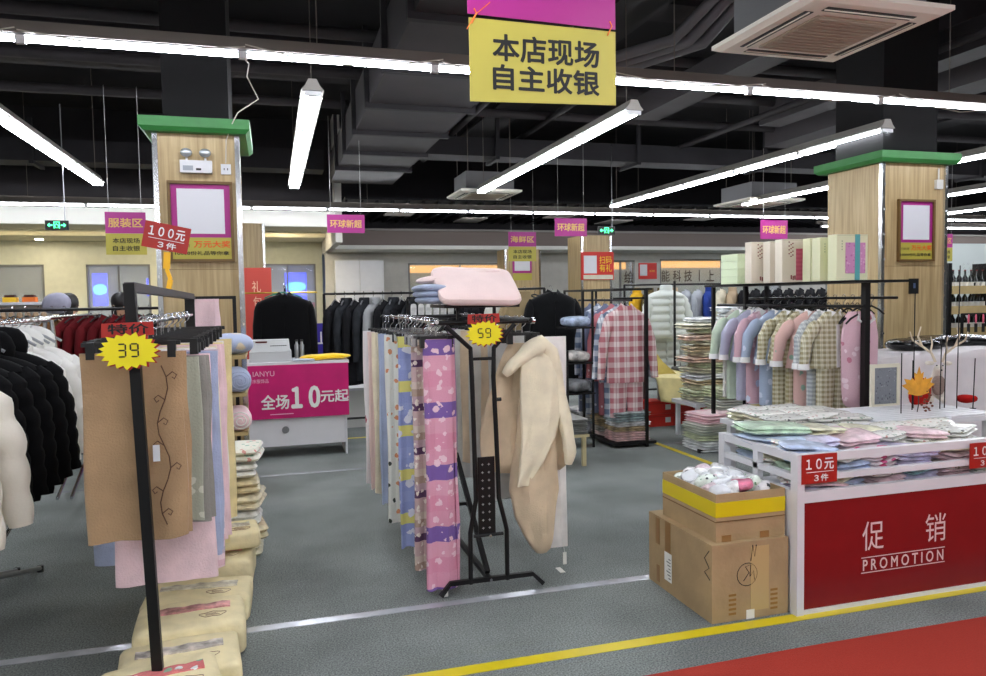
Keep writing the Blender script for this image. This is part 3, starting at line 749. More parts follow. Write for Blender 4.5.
for k in range(1, 14, 2):
    x, y, z = vine[k]; s = 1 if k % 4 == 1 else -1
    b.tube([(x, y, z), (x+s*.022, y, z+.018), (x+s*.036, y, z+.006), (x+s*.028, y, z-.008), (x+s*.02, y, z-.001)], .002, 5)
b.build('embroidered_vine', EMB, bl)
MB().box(.062, .085, -.036, -.033, -.40, -.34).build('paper_label', WHT, bl, False)
b = MB(); b.loft([[(.03, -.033, z), (.034, -.034, z), (.034, -.03, z), (.03, -.03, z)] for z in (-.02, -.2, -.4, -.7)]); b.build('centre_seam', BROWN, bl)
PINK = fab('pale_pink_fleece', (238, 208, 214)); LIL = fab('lilac_blue_fleece', (176, 186, 214)); CRM = fab('cream_fleece', (238, 226, 200))
GRN = spots('grey_green_print', (176, 178, 160), (130, 134, 120), (214, 214, 200), 20)
TOWP = bands('pink_stripe_fleece', [(240, 214, 220), (228, 190, 202), (240, 214, 220), (206, 190, 206)], 9)
YEL2 = fab('pale_yellow_fleece', (240, 222, 168)); WHF = fab('white_fleece', (240, 236, 232)); GREYF = fab('warm_grey_fleece', (150, 146, 140))
seq = [(GRN, 'grey green printed', 3.1, .37, .64), (GREYF, 'warm grey', 3.17, .38, .66), (PINK, 'pale pink', 3.28, .38, .93), (LIL, 'lilac blue', 3.42, .50, .88), (TOWP, 'pink striped', 3.54, .42, .98),
       (WHF, 'white', 3.68, .4, .98), (CRM, 'cream', 3.82, .42, 1.02), (PINK, 'pale pink', 3.96, .4, .98), (YEL2, 'pale yellow', 4.12, .42, 1.05), (WHF, 'white', 4.3, .4, .95), (YEL2, 'pale yellow', 4.5, .44, 1.02)]
for i, (m, nm, y, w_, h) in enumerate(seq):
    o = drape('blanket', '%s folded blanket, %s behind the brown one on the left rack' % (nm, ['first', 'second', 'third', 'fourth', 'fifth', 'sixth', 'seventh', 'eighth', 'ninth', 'tenth', 'eleventh'][i]), m, w_, h, .035, i+5, group='blankets hanging on the left rack', wav=.012, edge=m if i % 2 else None)
    o.location = (RX + .015 + .012*sn(i*2) + (.025 if i == 2 else -.03 if i == 3 else 0), y, 1.34)
bo = bpy.data.objects.get('blanket'); 
clip = Maker(hook_hanger('clip_hanger', 'black clip hanger with chrome hook on the left rack rail', BLKP, .21, True, 'clip hangers on the left rack'))
bl_h = hook_hanger('clip_hanger', 'black clip hanger holding the tan brown velour blanket at the front', BLKP, .165, True); put(bl_h, (RX-.02, 2.985, 1.485))
for i in range(1, 15): clip((RX + .004*sn(i*3), 2.985 if i == 0 else 3.0 + i*.115, 1.485), .05*sn(i*5) if i else 0)
for i in range(8):
    pass
# bagged blankets under the left rack
BAGC = fab('cream_nonwoven', (232, 218, 176), var=.04, vs=12, bump=.3, bs=50)
BAGW = [spots('bag_window_pink', (232, 130, 130), (250, 250, 250), (150, 190, 160), 18, rough=.2, bag=True), bagm('bag_window_grey', (190, 180, 172), .3), bagm('bag_window_rose', (206, 140, 140), .3), bagm('bag_window_pale', (222, 208, 190), .2)]
PRT = mat('bag_print', (150, 120, 100), .7)
def bagged(label, x, y, z, w, d, h, rz, win, seed, group=None, logo=True):
    t = thing('packaged_blanket', label, 'packaged blanket', (x, y, z), rz, group)
    b = MB(); b.sup((0, 0, h/2), (w, d, h), .32, .14, 12, 40, .007, seed, None, 6); b.build('cloth_bag', BAGC, t)
    top = h + .001
    b = MB(); n = 10
    rw = [[(-w*.36 + w*.72*i/n, y0, h + .006 + .003*sn(i*2+seed)) for i in range(n+1)] for y0 in (-d*.02, d*.16)]
    rw2 = [[(p[0], p[1], p[2]-.03) for p in r] for r in rw]
    b.loft([rw[0], rw[1], rw2[1], rw2[0], rw[0]], cap=False, closed=False); b.build('window', win, t)
    if logo:
        b = MB(); c = (w*.2, -d*.24, h + .006)
        pts = [(c[0] + (.055 + .006*sn(3*a))*cs(a), c[1] + (.026 + .005*sn(5*a))*sn(a), c[2]) for a in [2*PI*k/20 for k in range(21)]]
        b.tube(pts, .0014, 4); b.build('printed_outline', PRT, t)
        b = MB()
        for k in range(3): b.box(c[0]-.03, c[0]+.03-.008*k, c[1]-.012+k*.01, c[1]-.009+k*.01, c[2], c[2]+.001)
        b.build('printed_lines', PRT, t, False)
    return t
bagged('front cream bag with a pink window at the base of the left rack', -.43, 2.88, .0, .42, .34, .2, .18, BAGW[0], 1)
bagged('cream bag with a brown patterned window second from the front under the left rack', -.40, 3.2, .0, .46, .34, .14, .1, BAGW[1], 2)
bagged('cream bag with a rose window third from the front under the left rack', -.39, 3.54, .0, .46, .34, .17, .06, BAGW[2], 3)
bagged('cream bag fourth from the front under the left rack', -.39, 3.9, .0, .5, .34, .14, -.04, BAGW[3], 4)
bagged('cream bag with pink print fifth from the front under the left rack', -.36, 4.35, .0, .44, .34, .17, -.05, BAGW[2], 5)
bagged('cream bag lying on the fifth one under the left rack', -.29, 4.42, .18, .36, .3, .1, .1, BAGW[3], 6)
BUF = [bagm('cream_bagged_cloth', (226, 216, 184)), bagm('buff_bagged_cloth', (214, 200, 160)), bagm('white_bagged_cloth', (232, 230, 222)), spots('floral_towel', (238, 236, 222), (150, 190, 170), (220, 160, 150), 24), bagm('pale_green_bagged', (208, 214, 190))]
zz = .0
for i in range(7):
    h = .085; folded('folded_textile', 'crumpled cream bagged textile, layer %s up in the floor pile beside the towel stand' % ['one', 'two', 'three', 'four', 'five', 'six', 'seven'][i], BUF[i % 3 if i < 6 else 3], (-.23 + .02*sn(i*2.3), 4.86, zz), (.26 + .03*sn(i), .36, h), 'textile', .15*sn(i*1.7), 2, i+20, 'pile beside the towel stand'); zz += h + .012

# towel stand between rack and column
t = thing('display_stand', 'black stand with wooden shelves of rolled towels before the left column', 'display stand', (-.36, 5.45, 0))
for x, y in ((-.17, -.22), (-.17, .25), (.1, .25), (-.03, .28)): MB().bar((x, y, 0), (x, y, 1.59), .025).build('post', BLK, t, False)
for z in (.66, .92, 1.17): MB().box(-.18, .18, -.24, .27, z, z+.025).build('shelf', WOODL, t, False)
MB().bar((-.17, -.22, 1.58), (-.17, .28, 1.58), .022).build('top_bar', BLK, t, False); MB().bar((-.17, .25, 1.58), (.11, .25, 1.58), .022).build('top_bar', BLK, t, False)
BLT = spots('pale_blue_star_fleece', (186, 198, 226), (232, 216, 190), (240, 240, 246), 9, .28)
cushion('rolled_blanket', 'pale blue star patterned rolled blanket on the top shelf of the towel stand', BLT, (-.27, 5.36, 1.198), (.27, .34, .14), 'blanket', .1, .006, 2, .9, .4)
def roll(label, m, x, y, z, r, L, rz=0):
    """rolled cloth showing its spiral end, axis along local Y"""
    t = thing('rolled_cloth', label, 'rolled cloth', (x, y, z), rz)
    b = MB(); b.sup((0, 0, r), (2*r, L, 2*r), .9, .35, 10, 24, .005, int(x*100), Matrix.Identity(3)); b.build('roll', m, t)
    pts = [((.15 + .8*k/40)*r*cs(k*.42), -L/2-.002, r + (.15 + .8*k/40)*r*sn(k*.42)*.9) for k in range(40)]
    MB().tube(pts, .004, 5).build('spiral_edge', LIL if m is not PINK else WHF, t); return t
roll('lilac rolled fleece on the middle shelf of the towel stand', LIL, -.25, 5.3, .946, .085, .34, .2)
roll('rolled lilac fleece with pale lining beside the purple one', LIL, -.38, 5.34, .946, .07, .3, -.1)
roll('pink rolled towel on the lower shelf of the towel stand', PINK, -.24, 5.32, .686, .08, .34, .1)
roll('grey printed rolled cloth at the left of the lower shelf', GREYF, -.38, 5.32, .686, .07, .3, 0)
tow = drape('draped_towel', 'pale pink towel draped over the top bar of the towel stand', PINK, .17, .3, .05, 4, 'towel'); tow.location = (-.42, 5.3, 1.57); tow.rotation_euler = (0, 0, .1)

# ================================================================== PUFFER COAT RACK (far left)
def simple_rack(label, x, y, length, z, axis='Y', m=BLK, r=.014, base=True, name='garment_rack', foot=.25):
    t = thing(name, label, 'clothes rack', (x, y, 0), 0 if axis == 'Y' else -PI/2); h = length/2
    MB().tube([(0, -h, z), (0, h, z)], r, 10).build('hanging_rail', m, t)
    for s in (-1, 1):
        MB().tube([(0, s*h, .03), (0, s*h, z)], r*1.2, 10).build('post', m, t)
        MB().tube([(-foot, s*h, .02), (foot, s*h, .02)], r*1.2, 8).build('foot', m, t)
    if base: MB().tube([(0, -h, .16), (0, h, .16)], r, 8).build('lower_rail', m, t)
    return t
t = thing('garment_rack', 'chrome folding rack holding the black and white puffer coats', 'clothes rack', (-1.4, 4.0, 0))
MB().tube([(0, -1.3, 1.45), (0, 1.5, 1.45)], .014, 10).build('hanging_rail', CHR, t)
for s in (-1, 1):
    x = s*.06
    MB().tube([(x, .86, .02), (x, -1.3, .62), (x*.3, -1.3, 1.45)], .013, 8).build('leg', STEEL, t)
    MB().tube([(x+.02*s, -1.2, .02), (x+.02*s, 1.5, .72), (x*.3, 1.5, 1.45)], .013, 8).build('leg', CHR, t)
    MB().cyl((x, .86), .018, .0, .035, 12).build('rubber_foot', BLKP, t)
t = thing('garment_rack', 'second chrome folding rack behind the puffer coats', 'clothes rack', (-1.62, 6.9, 0))
MB().tube([(0, -.9, 1.45), (0, 1.2, 1.45)], .014, 10).build('hanging_rail', CHR, t)
for s in (-1, 1):
    MB().tube([(s*.05, -.33, .02), (s*.05, 1.2, .62), (s*.02, 1.2, 1.45)], .013, 8).build('leg', CHR, t); MB().tube([(s*.05, 1.1, .02), (s*.05, -.9, .7), (s*.02, -.9, 1.45)], .013, 8).build('leg', CHR, t)
PBLK = mat('puffer_black', (8, 8, 10), .85, var=.1, vs=20, bump=.15, bs=60, spec=.15); PWHT = mat('puffer_white', (232, 230, 226), .6, bump=.15, bs=60); PCRM = mat('puffer_cream', (226, 218, 204), .6, bump=.15, bs=60)
pb = Maker(garment('puffer_coat', '', PBLK, .72, .25, .56, .085, 1.08, .085, 'hood', cat='coat', seed=2))
ordn = ['first', 'second', 'third', 'fourth', 'fifth', 'sixth', 'seventh', 'eighth', 'ninth', 'tenth']
for i in range(5): hang(pb, -1.4 + .01*i, 3.72 + i*.17, 1.33 - .01*(i % 2), .72, .06*sn(i*3), label='black puffer coat, %s from the front among the black ones on the left chrome rack' % ordn[i], group='black puffer coats')
pw_ = Maker(garment('puffer_coat', '', PWHT, .66, .23, .56, .09, 1.05, .12, 'hood', cat='coat', seed=4))
for i, (y, lb) in enumerate(((4.72, 'white puffer coat directly behind the black ones'), (4.95, 'second white puffer coat behind the black ones'), (5.18, 'rearmost white puffer coat on the left chrome rack'))): hang(pw_, -1.42, y, 1.31, .66, .1*i, label=lb, group='white puffer coats')
pc = Maker(garment('puffer_coat', '', PCRM, .62, .25, .52, .09, 1.1, .13, 'hood', cat='coat', seed=6))
hang(pc, -1.26, 3.2, 1.32, .62, .05, label='pale cream puffer coat cut by the left frame edge'); hang(pc, -1.28, 3.0, 1.3, .62, -.05, label='nearest pale puffer coat at the left frame edge')
hh = Maker(hook_hanger('clothes_hanger', 'grey clothes hanger on the left chrome rack', mat('hanger_grey', (150, 152, 156), .4), .13, False, 'grey hangers on the left chrome rack'))
for i in range(16): hh((-1.4, 3.3 + i*.13, 1.462), .05*sn(i*2.2))
# red sweaters and brown ones on the black rail behind
simple_rack('black rack with dark red sweaters behind the puffer coats', -2.05, 7.9, 2.6, 1.5, 'X')
SRED = fab('dark_red_knit', (88, 20, 25), var=.1); SBRN = fab('brown_knit', (120, 84, 52)); SDK = fab('dark_knit', (38, 36, 38))
sr = Maker(garment('sweater', '', SRED, .62, .2, .5, .06, 1.0, 0, 'flat', cat='sweater', open_=False, seed=3))
for i in range(7): hang(sr, -1.83 + i*.1, 7.9, 1.42, .62, 1.15, label='dark red sweater, %s from the left on the black rail' % ordn[i], group='dark red sweaters')
sb = Maker(garment('sweater', '', SBRN, .62, .2, .5, .06, 1.0, 0, 'flat', cat='sweater', open_=False, seed=5))
for i in range(4): hang(sb, -2.35 + i*.12, 7.9, 1.42, .62, 1.2, label='brown sweater, %s from the left beside the dark red sweaters' % ordn[i], group='brown sweaters')
sd = Maker(garment('sweater', '', SDK, .66, .2, .5, .06, 1.0, 0, 'flat', cat='sweater', open_=False, seed=8))
for i in range(3): hang(sd, -1.1 + i*.12, 7.95, 1.42, .66, 1.2, label='black garment, %s right of the dark red sweaters' % ordn[i], group='black garments right of the red sweaters')
h2 = Maker(hook_hanger('clothes_hanger', 'dark clothes hanger on the black rail behind the puffer coats', BLKP, .18, False, 'hangers on the black rail'))
for i in range(15): h2((-2.4 + i*.105, 7.9, 1.52), 1.2)
# pouch shelf at the far left
t = thing('pegboard_stand', 'white topped stand hung with brown pouches at the far left', 'display stand', (-2.85, 8.9, 0))
MB().box(-.6, .6, -.06, .3, 1.55, 1.58).build('top_shelf', WHT, t, False); MB().box(-.6, .6, .1, .13, 0, 1.55).build('back_panel', WGREY, t, False)
for z in (1.27, 1.0): MB().box(-.6, .6, -.1, .09, z, z+.015).build('shelf', BLK, t, False)
po = Maker(tag(MB().sup((0, 0, .09), (.055, .04, .19), .5, .5, 8, 14, .003, 1).build('pouch', spots('pouch_print', (176, 150, 120), (90, 60, 50), (220, 205, 180), 20)), '', 'pouch'))
for r_ in range(2):
    for i in range(16): po((-3.4 + i*.074, 8.84, (1.29, 1.02)[r_]), 0, label='brown printed pouch in the %s row of the far left stand' % ('upper', 'lower')[r_], group='pouches %d' % r_ if 0 else ('pouches in the upper row', 'pouches in the lower row')[r_])
for x, c, l in ((-2.62, (240, 190, 40), 'yellow box with a dark lid on the far left stand'), (-2.44, (235, 120, 40), 'orange and yellow box at the right end of the far left stand')):
    t = thing('gift_box', l, 'box', (x, 8.95, 1.581)); MB().box(-.06, .06, -.05, .05, 0, .05).build('box_body', mat('box_%d' % c[1], c, .5), t, False); MB().box(-.045, .045, -.04, .04, .051, .075).build('lid', mat('box_lid_dark', (70, 30, 24), .5), t, False)
# ================================================================== PEOPLE (far left)
SKIN = mat('skin', (206, 160, 130), .6); HAIR = mat('hair_black', (18, 15, 15), .5)
def skin_mesh(name, joints, edges, m, parent, lv=2):
    me = bpy.data.meshes.new(name); me.from_pydata([j[0] for j in joints], edges, []); o = bpy.data.objects.new(name, me); C.objects.link(o)
    md = o.modifiers.new('s', 'SKIN')
    for i, j in enumerate(joints): me.skin_vertices[0].data[i].radius = j[1] if isinstance(j[1], tuple) else (j[1], j[1])
    me.skin_vertices[0].data[0].use_root = True
    sb_ = o.modifiers.new('u', 'SUBSURF'); sb_.levels = lv; sb_.render_levels = lv
    dg = bpy.context.evaluated_depsgraph_get(); nm = bpy.data.meshes.new_from_object(o.evaluated_get(dg)); bpy.data.objects.remove(o)
    nm.materials.clear(); nm.materials.append(m); nm.polygons.foreach_set('use_smooth', [True]*len(nm.polygons))
    o = bpy.data.objects.new(name, nm); C.objects.link(o); o.parent = parent; return o
def person(label, x, y, rz, top, pants, down=.0, hand=(.2, -.35, 1.05), hat=None):
    t = thing('person', label, 'person', (x, y, 0), rz); t.scale = (.94, .94, .94)
    J = [((0, 0, .95), (.15, .11)), ((0, 0, 1.15), (.14, .10)), ((0, 0, 1.34), (.17, .11)), ((0, -.01, 1.44), (.07, .06)), ((0, -.02 - down*.05, 1.5), .05),
         ((0, -.03 - down*.08, 1.6), (.078, .092)), ((0, -.03 - down*.1, 1.7), (.07, .085)),
         ((.18, 0, 1.38), .06), ((.25, -.04, 1.12), .045), ((hand[0], hand[1], hand[2]), .028), ((-.18, 0, 1.38), .06), ((-.25, -.04, 1.12), .045), ((-hand[0], hand[1], hand[2]), .028),
         ((.09, 0, .9), .09), ((.1, -.01, .5), .06), ((.1, .01, .08), .042), ((.1, -.1, .04), .038), ((-.09, 0, .9), .09), ((-.1, -.01, .5), .06), ((-.1, .01, .08), .042), ((-.1, -.1, .04), .038)]
    E_ = [(0, 1), (1, 2), (2, 3), (3, 4), (4, 5), (5, 6), (2, 7), (7, 8), (8, 9), (2, 10), (10, 11), (11, 12), (0, 13), (13, 14), (14, 15), (15, 16), (0, 17), (17, 18), (18, 19), (19, 20)]
    skin_mesh('body', J, E_, SKIN, t)
    sh = [(p, (r[0]+.02, r[1]+.02) if isinstance(r, tuple) else r + .018) for p, r in (J[0:4] + J[7:9] + J[10:12])] + [(Vector(J[8][0]).lerp(Vector(J[9][0]), .85)[:], .042), (Vector(J[11][0]).lerp(Vector(J[12][0]), .85)[:], .042)]
    skin_mesh('jacket', sh, [(0, 1), (1, 2), (2, 3), (2, 4), (4, 5), (5, 8), (2, 6), (6, 7), (7, 9)], top, t)
    tr = [(J[0][0], (.16, .125)), (J[13][0], .105), (J[14][0], .078), (J[15][0], .06), (J[17][0], .105), (J[18][0], .078), (J[19][0], .06)]
    skin_mesh('trousers', tr, [(0, 1), (1, 2), (2, 3), (0, 4), (4, 5), (5, 6)], pants, t)
    hy = -.03 - down*.09
    b = MB(); b.sup((0, hy+.025, 1.67), (.2, .21, .23), .9, .9, 10, 20, .006, 3); b.sup((0, hy+.07, 1.56), (.17, .11, .2), .9, .9, 8, 16, .006, 4); b.build('hair', hat or HAIR, t)
    b = MB(); b.sup((0, hy-.095, 1.6), (.025, .03, .045), .9, .9, 6, 10); b.build('nose', SKIN, t)
    for s in (-1, 1): b = MB(); b.sup((s*.03, hy-.088, 1.63), (.022, .012, .01), .9, .9, 6, 10); b.build('eye', HAIR, t)
    b = MB(); b.sup((0, hy-.088, 1.56), (.045, .012, .012), .9, .9, 6, 10); b.build('mouth', mat('lips', (160, 80, 75), .5), t)
    for s in (-1, 1):  # five fingers per hand
        hx, hy2, hz_ = s*hand[0], hand[1], hand[2]; b = MB()
        b.sup((hx, hy2-.04, hz_-.005), (.075, .085, .03), .8, .7, 8, 14)
        for q, L in zip((-.028, -.01, .009, .027), (.06, .072, .075, .065)):
            b.tube([(hx+q, hy2-.07, hz_), (hx+q, hy2-.08-L*.5, hz_-.006), (hx+q, hy2-.08-L*.85, hz_-.026)], [.0085, .008, .006], 8)
        b.tube([(hx-s*.03, hy2-.03, hz_), (hx-s*.055, hy2-.06, hz_-.01), (hx-s*.05, hy2-.09, hz_-.02)], [.01, .009, .007], 8)
        b.build('hand', SKIN, t)
    return t
person('person in a black jacket looking down, seen beside the left rack post', -1.66, 9.1, .9, mat('jacket_black', (22, 22, 25), .8), mat('trousers_dark', (30, 30, 34), .9), 1)
person('person in an orange top bending behind the black rail at the far left', -2.2, 9.2, 2.6, mat('jacket_orange', (224, 120, 52), .8), mat('trousers_dark', (30, 30, 34), .9), 1)
b = MB(); b.sup((0, 0, .1), (.25, .2, .22), .9, .8, 10, 22, .012, 3)
tag(b.build('plush_hat', fab('grey_lilac_plush', (158, 158, 176))), 'grey lilac plush hood piece hanging in front of the person in orange', 'hat').location = (-2.07, 8.45, 1.46)

# ================================================================== CASH DESK
t = thing('cash_desk', 'white cash desk with magenta banner on its front', 'desk', (.17, 7.62, 0))
b = MB(); b.box(-.52, -.5, 0, .5, 0, .92); b.box(.5, .52, 0, .5, 0, .92); b.box(-.5, .5, .02, .5, .12, .9); b.build('body', WHT, t, False)
MB().box(-.54, .55, -.03, .53, .921, .95).build('worktop', WHT, t, False)
dr = MB().box(-.495, .495, -.0, .019, .12, .4).build('drawer', WHT, t, False)
MB().tube([(-.08, -.012, .28), (-.08, .0, .28)], .035, 20).build('lock', STEEL, dr)
MAGB = mat('banner_magenta', (200, 16, 110), .4, var=.06, vs=4)
b = MB(); rr = []
for i in range(13):
    u = -.54 + 1.08*i/12; rr.append([(u, -.038 - .004*sn(i*1.3), z) for z in (.40, .925)] + [(u, -.034 - .004*sn(i*1.3), z) for z in (.925, .40)])
b.loft(rr); bn = b.build('banner', MAGB, t)
PK = mat('banner_pink_ink', (240, 190, 215), .5)
txt('IANYU', .2, .05, PK, t, (-.27, -.046, .845)); txt('床服饰品', .15, .04, PK, t, (-.3, -.046, .775))
txt('全场', .26, .14, WINK, t, (-.17, -.046, .565), bold=.02); txt('１０', .26, .2, WINK, t, (.12, -.046, .6), bold=.04); txt('元起', .27, .12, WINK, t, (.4, -.046, .6), bold=.02)
MB().box(-.22, .0, -.047, -.044, .44, .448).build('underline', PK, t, False)
t = thing('cash_register', 'light grey receipt register standing at the left of the cash desk', 'cash register', (-.03, 7.85, .951))
GR = mat('register_grey', (186, 188, 190), .4)
MB().box(-.2, .2, -.17, .16, 0, .1).build('base', GR, t, False)
MB().loft([[(-.19, -.13, .101), (.19, -.13, .101), (.19, .15, .101), (-.19, .15, .101)], [(-.18, -.07, .21), (.18, -.07, .21), (.18, .14, .21), (-.18, .14, .21)]]).build('upper_case', GR, t, False)
b = MB()
for i in range(8): b.box(-.0+i*.02, .014+i*.02, -.105, -.098, .15, .158)
b.build('key_row', INK, t, False); MB().box(-.14, -.03, -.09, -.0745, .185, .2).build('display', mat('display_red', (90, 20, 24), .3), t, False)
for i, x in enumerate((.225, .275)):
    t = thing('bottle', ['left steel bottle beside the register', 'right steel bottle beside the register'][i], 'bottle', (x, 7.8, .951))
    MB().lathe([(0.001, 0), (.022, 0), (.022, .15), (.012, .17), (.012, .185), (0.001, .185)], seg=16).build('body', STEEL, t); MB().cyl((0, 0), .014, .186, .205).build('cap', BLKP, t)
cushion('yellow_cushion', 'bright yellow plush strip lying on the cash desk', fab('bright_yellow_plush', (244, 200, 40), sheen=.3), (.5, 7.75, .951), (.5, .2, .055), 'cushion', .05, .012, 3, .8, .6)
cushion('grey_cloth', 'pale grey cloth lying before the yellow plush strip', fab('pale_grey_cloth', (190, 196, 206)), (.28, 7.68, .951), (.22, .14, .022), 'cloth', 0, .006, 4)
# black velvet coat on a stand
VELV = mat('black_velvet', (8, 8, 10), .95, sheen=.1, spec=.1)
t = thing('coat_stand', 'thin stand holding the black velvet coat behind the cash desk', 'stand', (.14, 8.55, 0))
MB().tube([(0, .1, 0.02), (0, .1, 1.72)], .012, 8).build('pole', BLK, t); MB().cyl((0, .1), .2, 0, .02, 24).build('base', BLK, t)
MB().tube([(-.5, .1, 1.64), (.35, .1, 1.64)], .008, 8).build('brass_bar', mat('brass', (200, 170, 60), .3, .8), t)
cv = garment('velvet_coat', 'wide black velvet coat hanging behind the cash desk', VELV, 1.0, .29, .62, .1, 1.15, 0, 'flat', cat='coat', seed=5, spr=.45); put(cv, (.13, 8.5, .62))
hq = hook_hanger('clothes_hanger', 'green clothes hanger of the black velvet coat', mat('green_plastic', (20, 120, 90), .4), .2); put(hq, (.12, 8.52, 1.72))
# red banner and blue poster
t = thing('roll_up_banner', 'red roll up banner with white writing beside the left column', 'banner', (-.17, 9.2, 0))
MB().box(-.17, .17, 0, .01, .1, 1.94).build('banner_sheet', mat('banner_coral', (206, 74, 62), .5), t, False); MB().box(-.2, .2, -.05, .08, 0, .09).build('base', STEEL, t, False)
txt('礼', .1, .13, mat('warm_ink', (245, 200, 170), .5), t, (0, -.002, 1.72)); txt('包', .1, .13, mat('warm_ink', (245, 200, 170), .5), t, (0.01, -.002, 1.54)); MB().box(-.04, .0, -.003, -.0005, 1.1, 1.25).build('white_bar', WINK, t, False)
t = thing('blue_poster', 'deep blue floor poster with a white mountain character behind the cash desk', 'poster', (.6, 10, 0))
MB().box(-.22, .22, 0, .03, 0, 1.25).build('board', mat('poster_blue', (52, 36, 150), .5), t, False)
b = MB(); b.box(-.08, .08, -.003, -.0005, .98, 1.0); b.box(-.08, -.062, -.003, -.0005, 1.0, 1.1); b.box(.062, .08, -.003, -.0005, 1.0, 1.1); b.box(-.009, .009, -.003, -.0005, 1.0, 1.14); b.build('lettering', WINK, t, False)
BLU = emit('screen_blue', (20, 60, 255), .9); CY = emit('screen_cyan', (90, 200, 255), 1.0)
for i, (x, z0, w_, h_) in enumerate(((.55, 1.55, .5, .66), (-3.62, 1.5, .3, .72), (-2.62, 1.7, .12, .4))):
    t = thing('wall_screen', ['blue glowing screen inside the reception window', 'blue glowing screen inside the window left of the left column', 'narrow blue screen edge inside the same window'][i], 'screen', (x, 18.3, z0))
    MB().box(-w_/2, w_/2, 0, .04, 0, h_).build('screen_panel', BLU, t, False)
    b = MB(); b.sup((0, -.012, h_*.5), (w_*.95, .01, h_*.34), .9, .9, 6, 20, .01, i, None, 8); b.build('cyan_glow_shape', CY, t)
t = thing('pink_counter_band', 'pink lettered band across the pale interior of the reception window', 'sign', (.75, 18.25, 1.38)); MB().box(-.3, .3, 0, .02, 0, .12).build('board', mat('pink_band', (214, 90, 130), .5), t, False)

# ================================================================== COAT RACK behind the desk
simple_rack('black rack of dark coats right of the cash desk', 1.15, 8.85, 1.15, 1.62, 'X', r=.013)
CDK = fab('coat_charcoal', (40, 42, 46), var=.2); CGR = fab('coat_silver_grey', (150, 152, 154)); CBK = fab('coat_black', (24, 24, 27), var=.2)
cg = Maker(garment('coat', '', CBK, .95, .24, .6, .07, 1.05, 0, 'flat', cat='coat', open_=False, seed=3))
c2_ = Maker(garment('coat', '', CDK, .9, .22, .6, .07, 1.05, 0, 'stand', cat='coat', open_=False, seed=7))
c3_ = Maker(garment('coat', '', CGR, .92, .22, .55, .065, 1.02, 0, 'stand', cat='coat', open_=False, seed=2))
lay = [(.72, cg, .95, 'black'), (.83, c2_, .9, 'charcoal'), (.94, cg, .95, 'black'), (1.04, c2_, .9, 'charcoal'), (1.16, c3_, .92, 'silver grey'), (1.28, cg, .95, 'black'), (1.38, c2_, .9, 'charcoal'), (1.48, cg, .95, 'black'), (1.6, c2_, .9, 'charcoal')]
cnt = {}
for x, mk, L, nm in lay:
    cnt[nm] = cnt.get(nm, 0) + 1
    hang(mk, x, 8.85, 1.52, L, .95, label='%s coat, %s of its colour on the rack right of the cash desk' % (nm, ordn[cnt[nm]-1]), group='coats right of the cash desk')
h3 = Maker(hook_hanger('clothes_hanger', 'thin hanger on the rack right of the cash desk', STEEL, .18, False, 'hangers on the rack right of the cash desk'))
for i in range(9): h3((.7 + i*.11, 8.85, 1.632), 1.25)
t = thing('low_platform', 'low white display box below the coats right of the cash desk', 'platform', (1.15, 9.35, 0)); MB().box(-.5, .5, -.2, .2, 0, .45).build('body', PAINT, t, False); MB().box(-.51, .51, -.21, .21, .451, .48).build('top', WHT, t, False)
# hanging pouches rack further back
t = thing('garment_rack', 'black shelf rack with white tagged wares behind the blanket rack', 'display stand', (2.0, 8.6, 0))
for x in (-.5, .5): MB().bar((x, 0, 0), (x, 0, 1.55), .03).build('post', BLK, t, False)
for z in (1.52, 1.3, .98): MB().box(-.5, .5, -.12, .1, z, z+.03).build('shelf', BLK, t, False)
wp = Maker(tag(MB().sup((0, 0, .08), (.07, .05, .16), .5, .5, 8, 12, .004, 1).build('white_packet', bagm('white_packet', (214, 214, 212))), '', 'packet'))
for r_ in range(2):
    for i in range(11): wp((1.56 + i*.088, 8.55, (1.331, 1.011)[r_]), 0, label='white packet on the %s shelf of the black stand behind the blanket rack' % ('middle', 'lowest')[r_], group=('white packets on the middle shelf', 'white packets on the lowest shelf')[r_])

# ================================================================== TALL BLACK RACK (59)
TX, TY = 1.03, 3.72
t = thing('garment_rack', 'tall black two sided rack with perforated plate carrying the 59 sign', 'clothes rack', (TX, TY, 0))
def frame_at(y, front):
    for s, xs in ((-1, (-.08, -.078, -.045, -.05, -.055, -.06, -.19)), (1, (.12, .12, .08, .07, .06, .065, .18))):
        z = (.06, .33, .5, .86, 1.14, 1.29, 1.41)
        MB().tube([(x, y, q) for x, q in zip(xs, z)], .0125, 10).build('upright', BLK, t)
    MB().tube([(-.25, y, 1.425), (.27, y, 1.425)], .012, 10).build('top_bar', BLK, t); MB().tube([(-.05, y, 1.235), (.06, y, 1.235)], .008, 8).build('cross_bar', BLK, t)
    MB().tube([(-.06, y, .31), (.1, y, .31)], .009, 8).build('cross_bar', BLK, t)
    MB().tube([(-.24, y, .015), (-.19, y, .075), (.26, y, .075), (.32, y, .015)], .016, 4, 1, True).build('foot', BLK, t, False)
frame_at(0, 1); frame_at(1.45, 0)
for x in (-.24, .26): MB().tube([(x, -.03, 1.43), (x, 1.48, 1.43)], .011, 10).build('hanging_rail', CHR if x < 0 else BLK, t)
for a, c in (((.02, .0, .075), (.02, 1.45, .075)), ((.02, .03, .1), (.02, .7, .6))): MB().bar(a, c, .025).build('brace', BLK, t, False)
pl = MB().box(-.03, .062, .01, .016, .3, .72).build('perforated_plate', BLK, t, False)
b = MB()
for i in range(9):
    for x in (-.005, .03):
        z = .345 + i*.042; b.cb((x, .0085, z), (.012, .002, .003)); b.cb((x, .0085, z), (.003, .002, .012))
b.build('plus_shaped_holes', mat('hole_pale', (170, 172, 172), .6), pl, False)
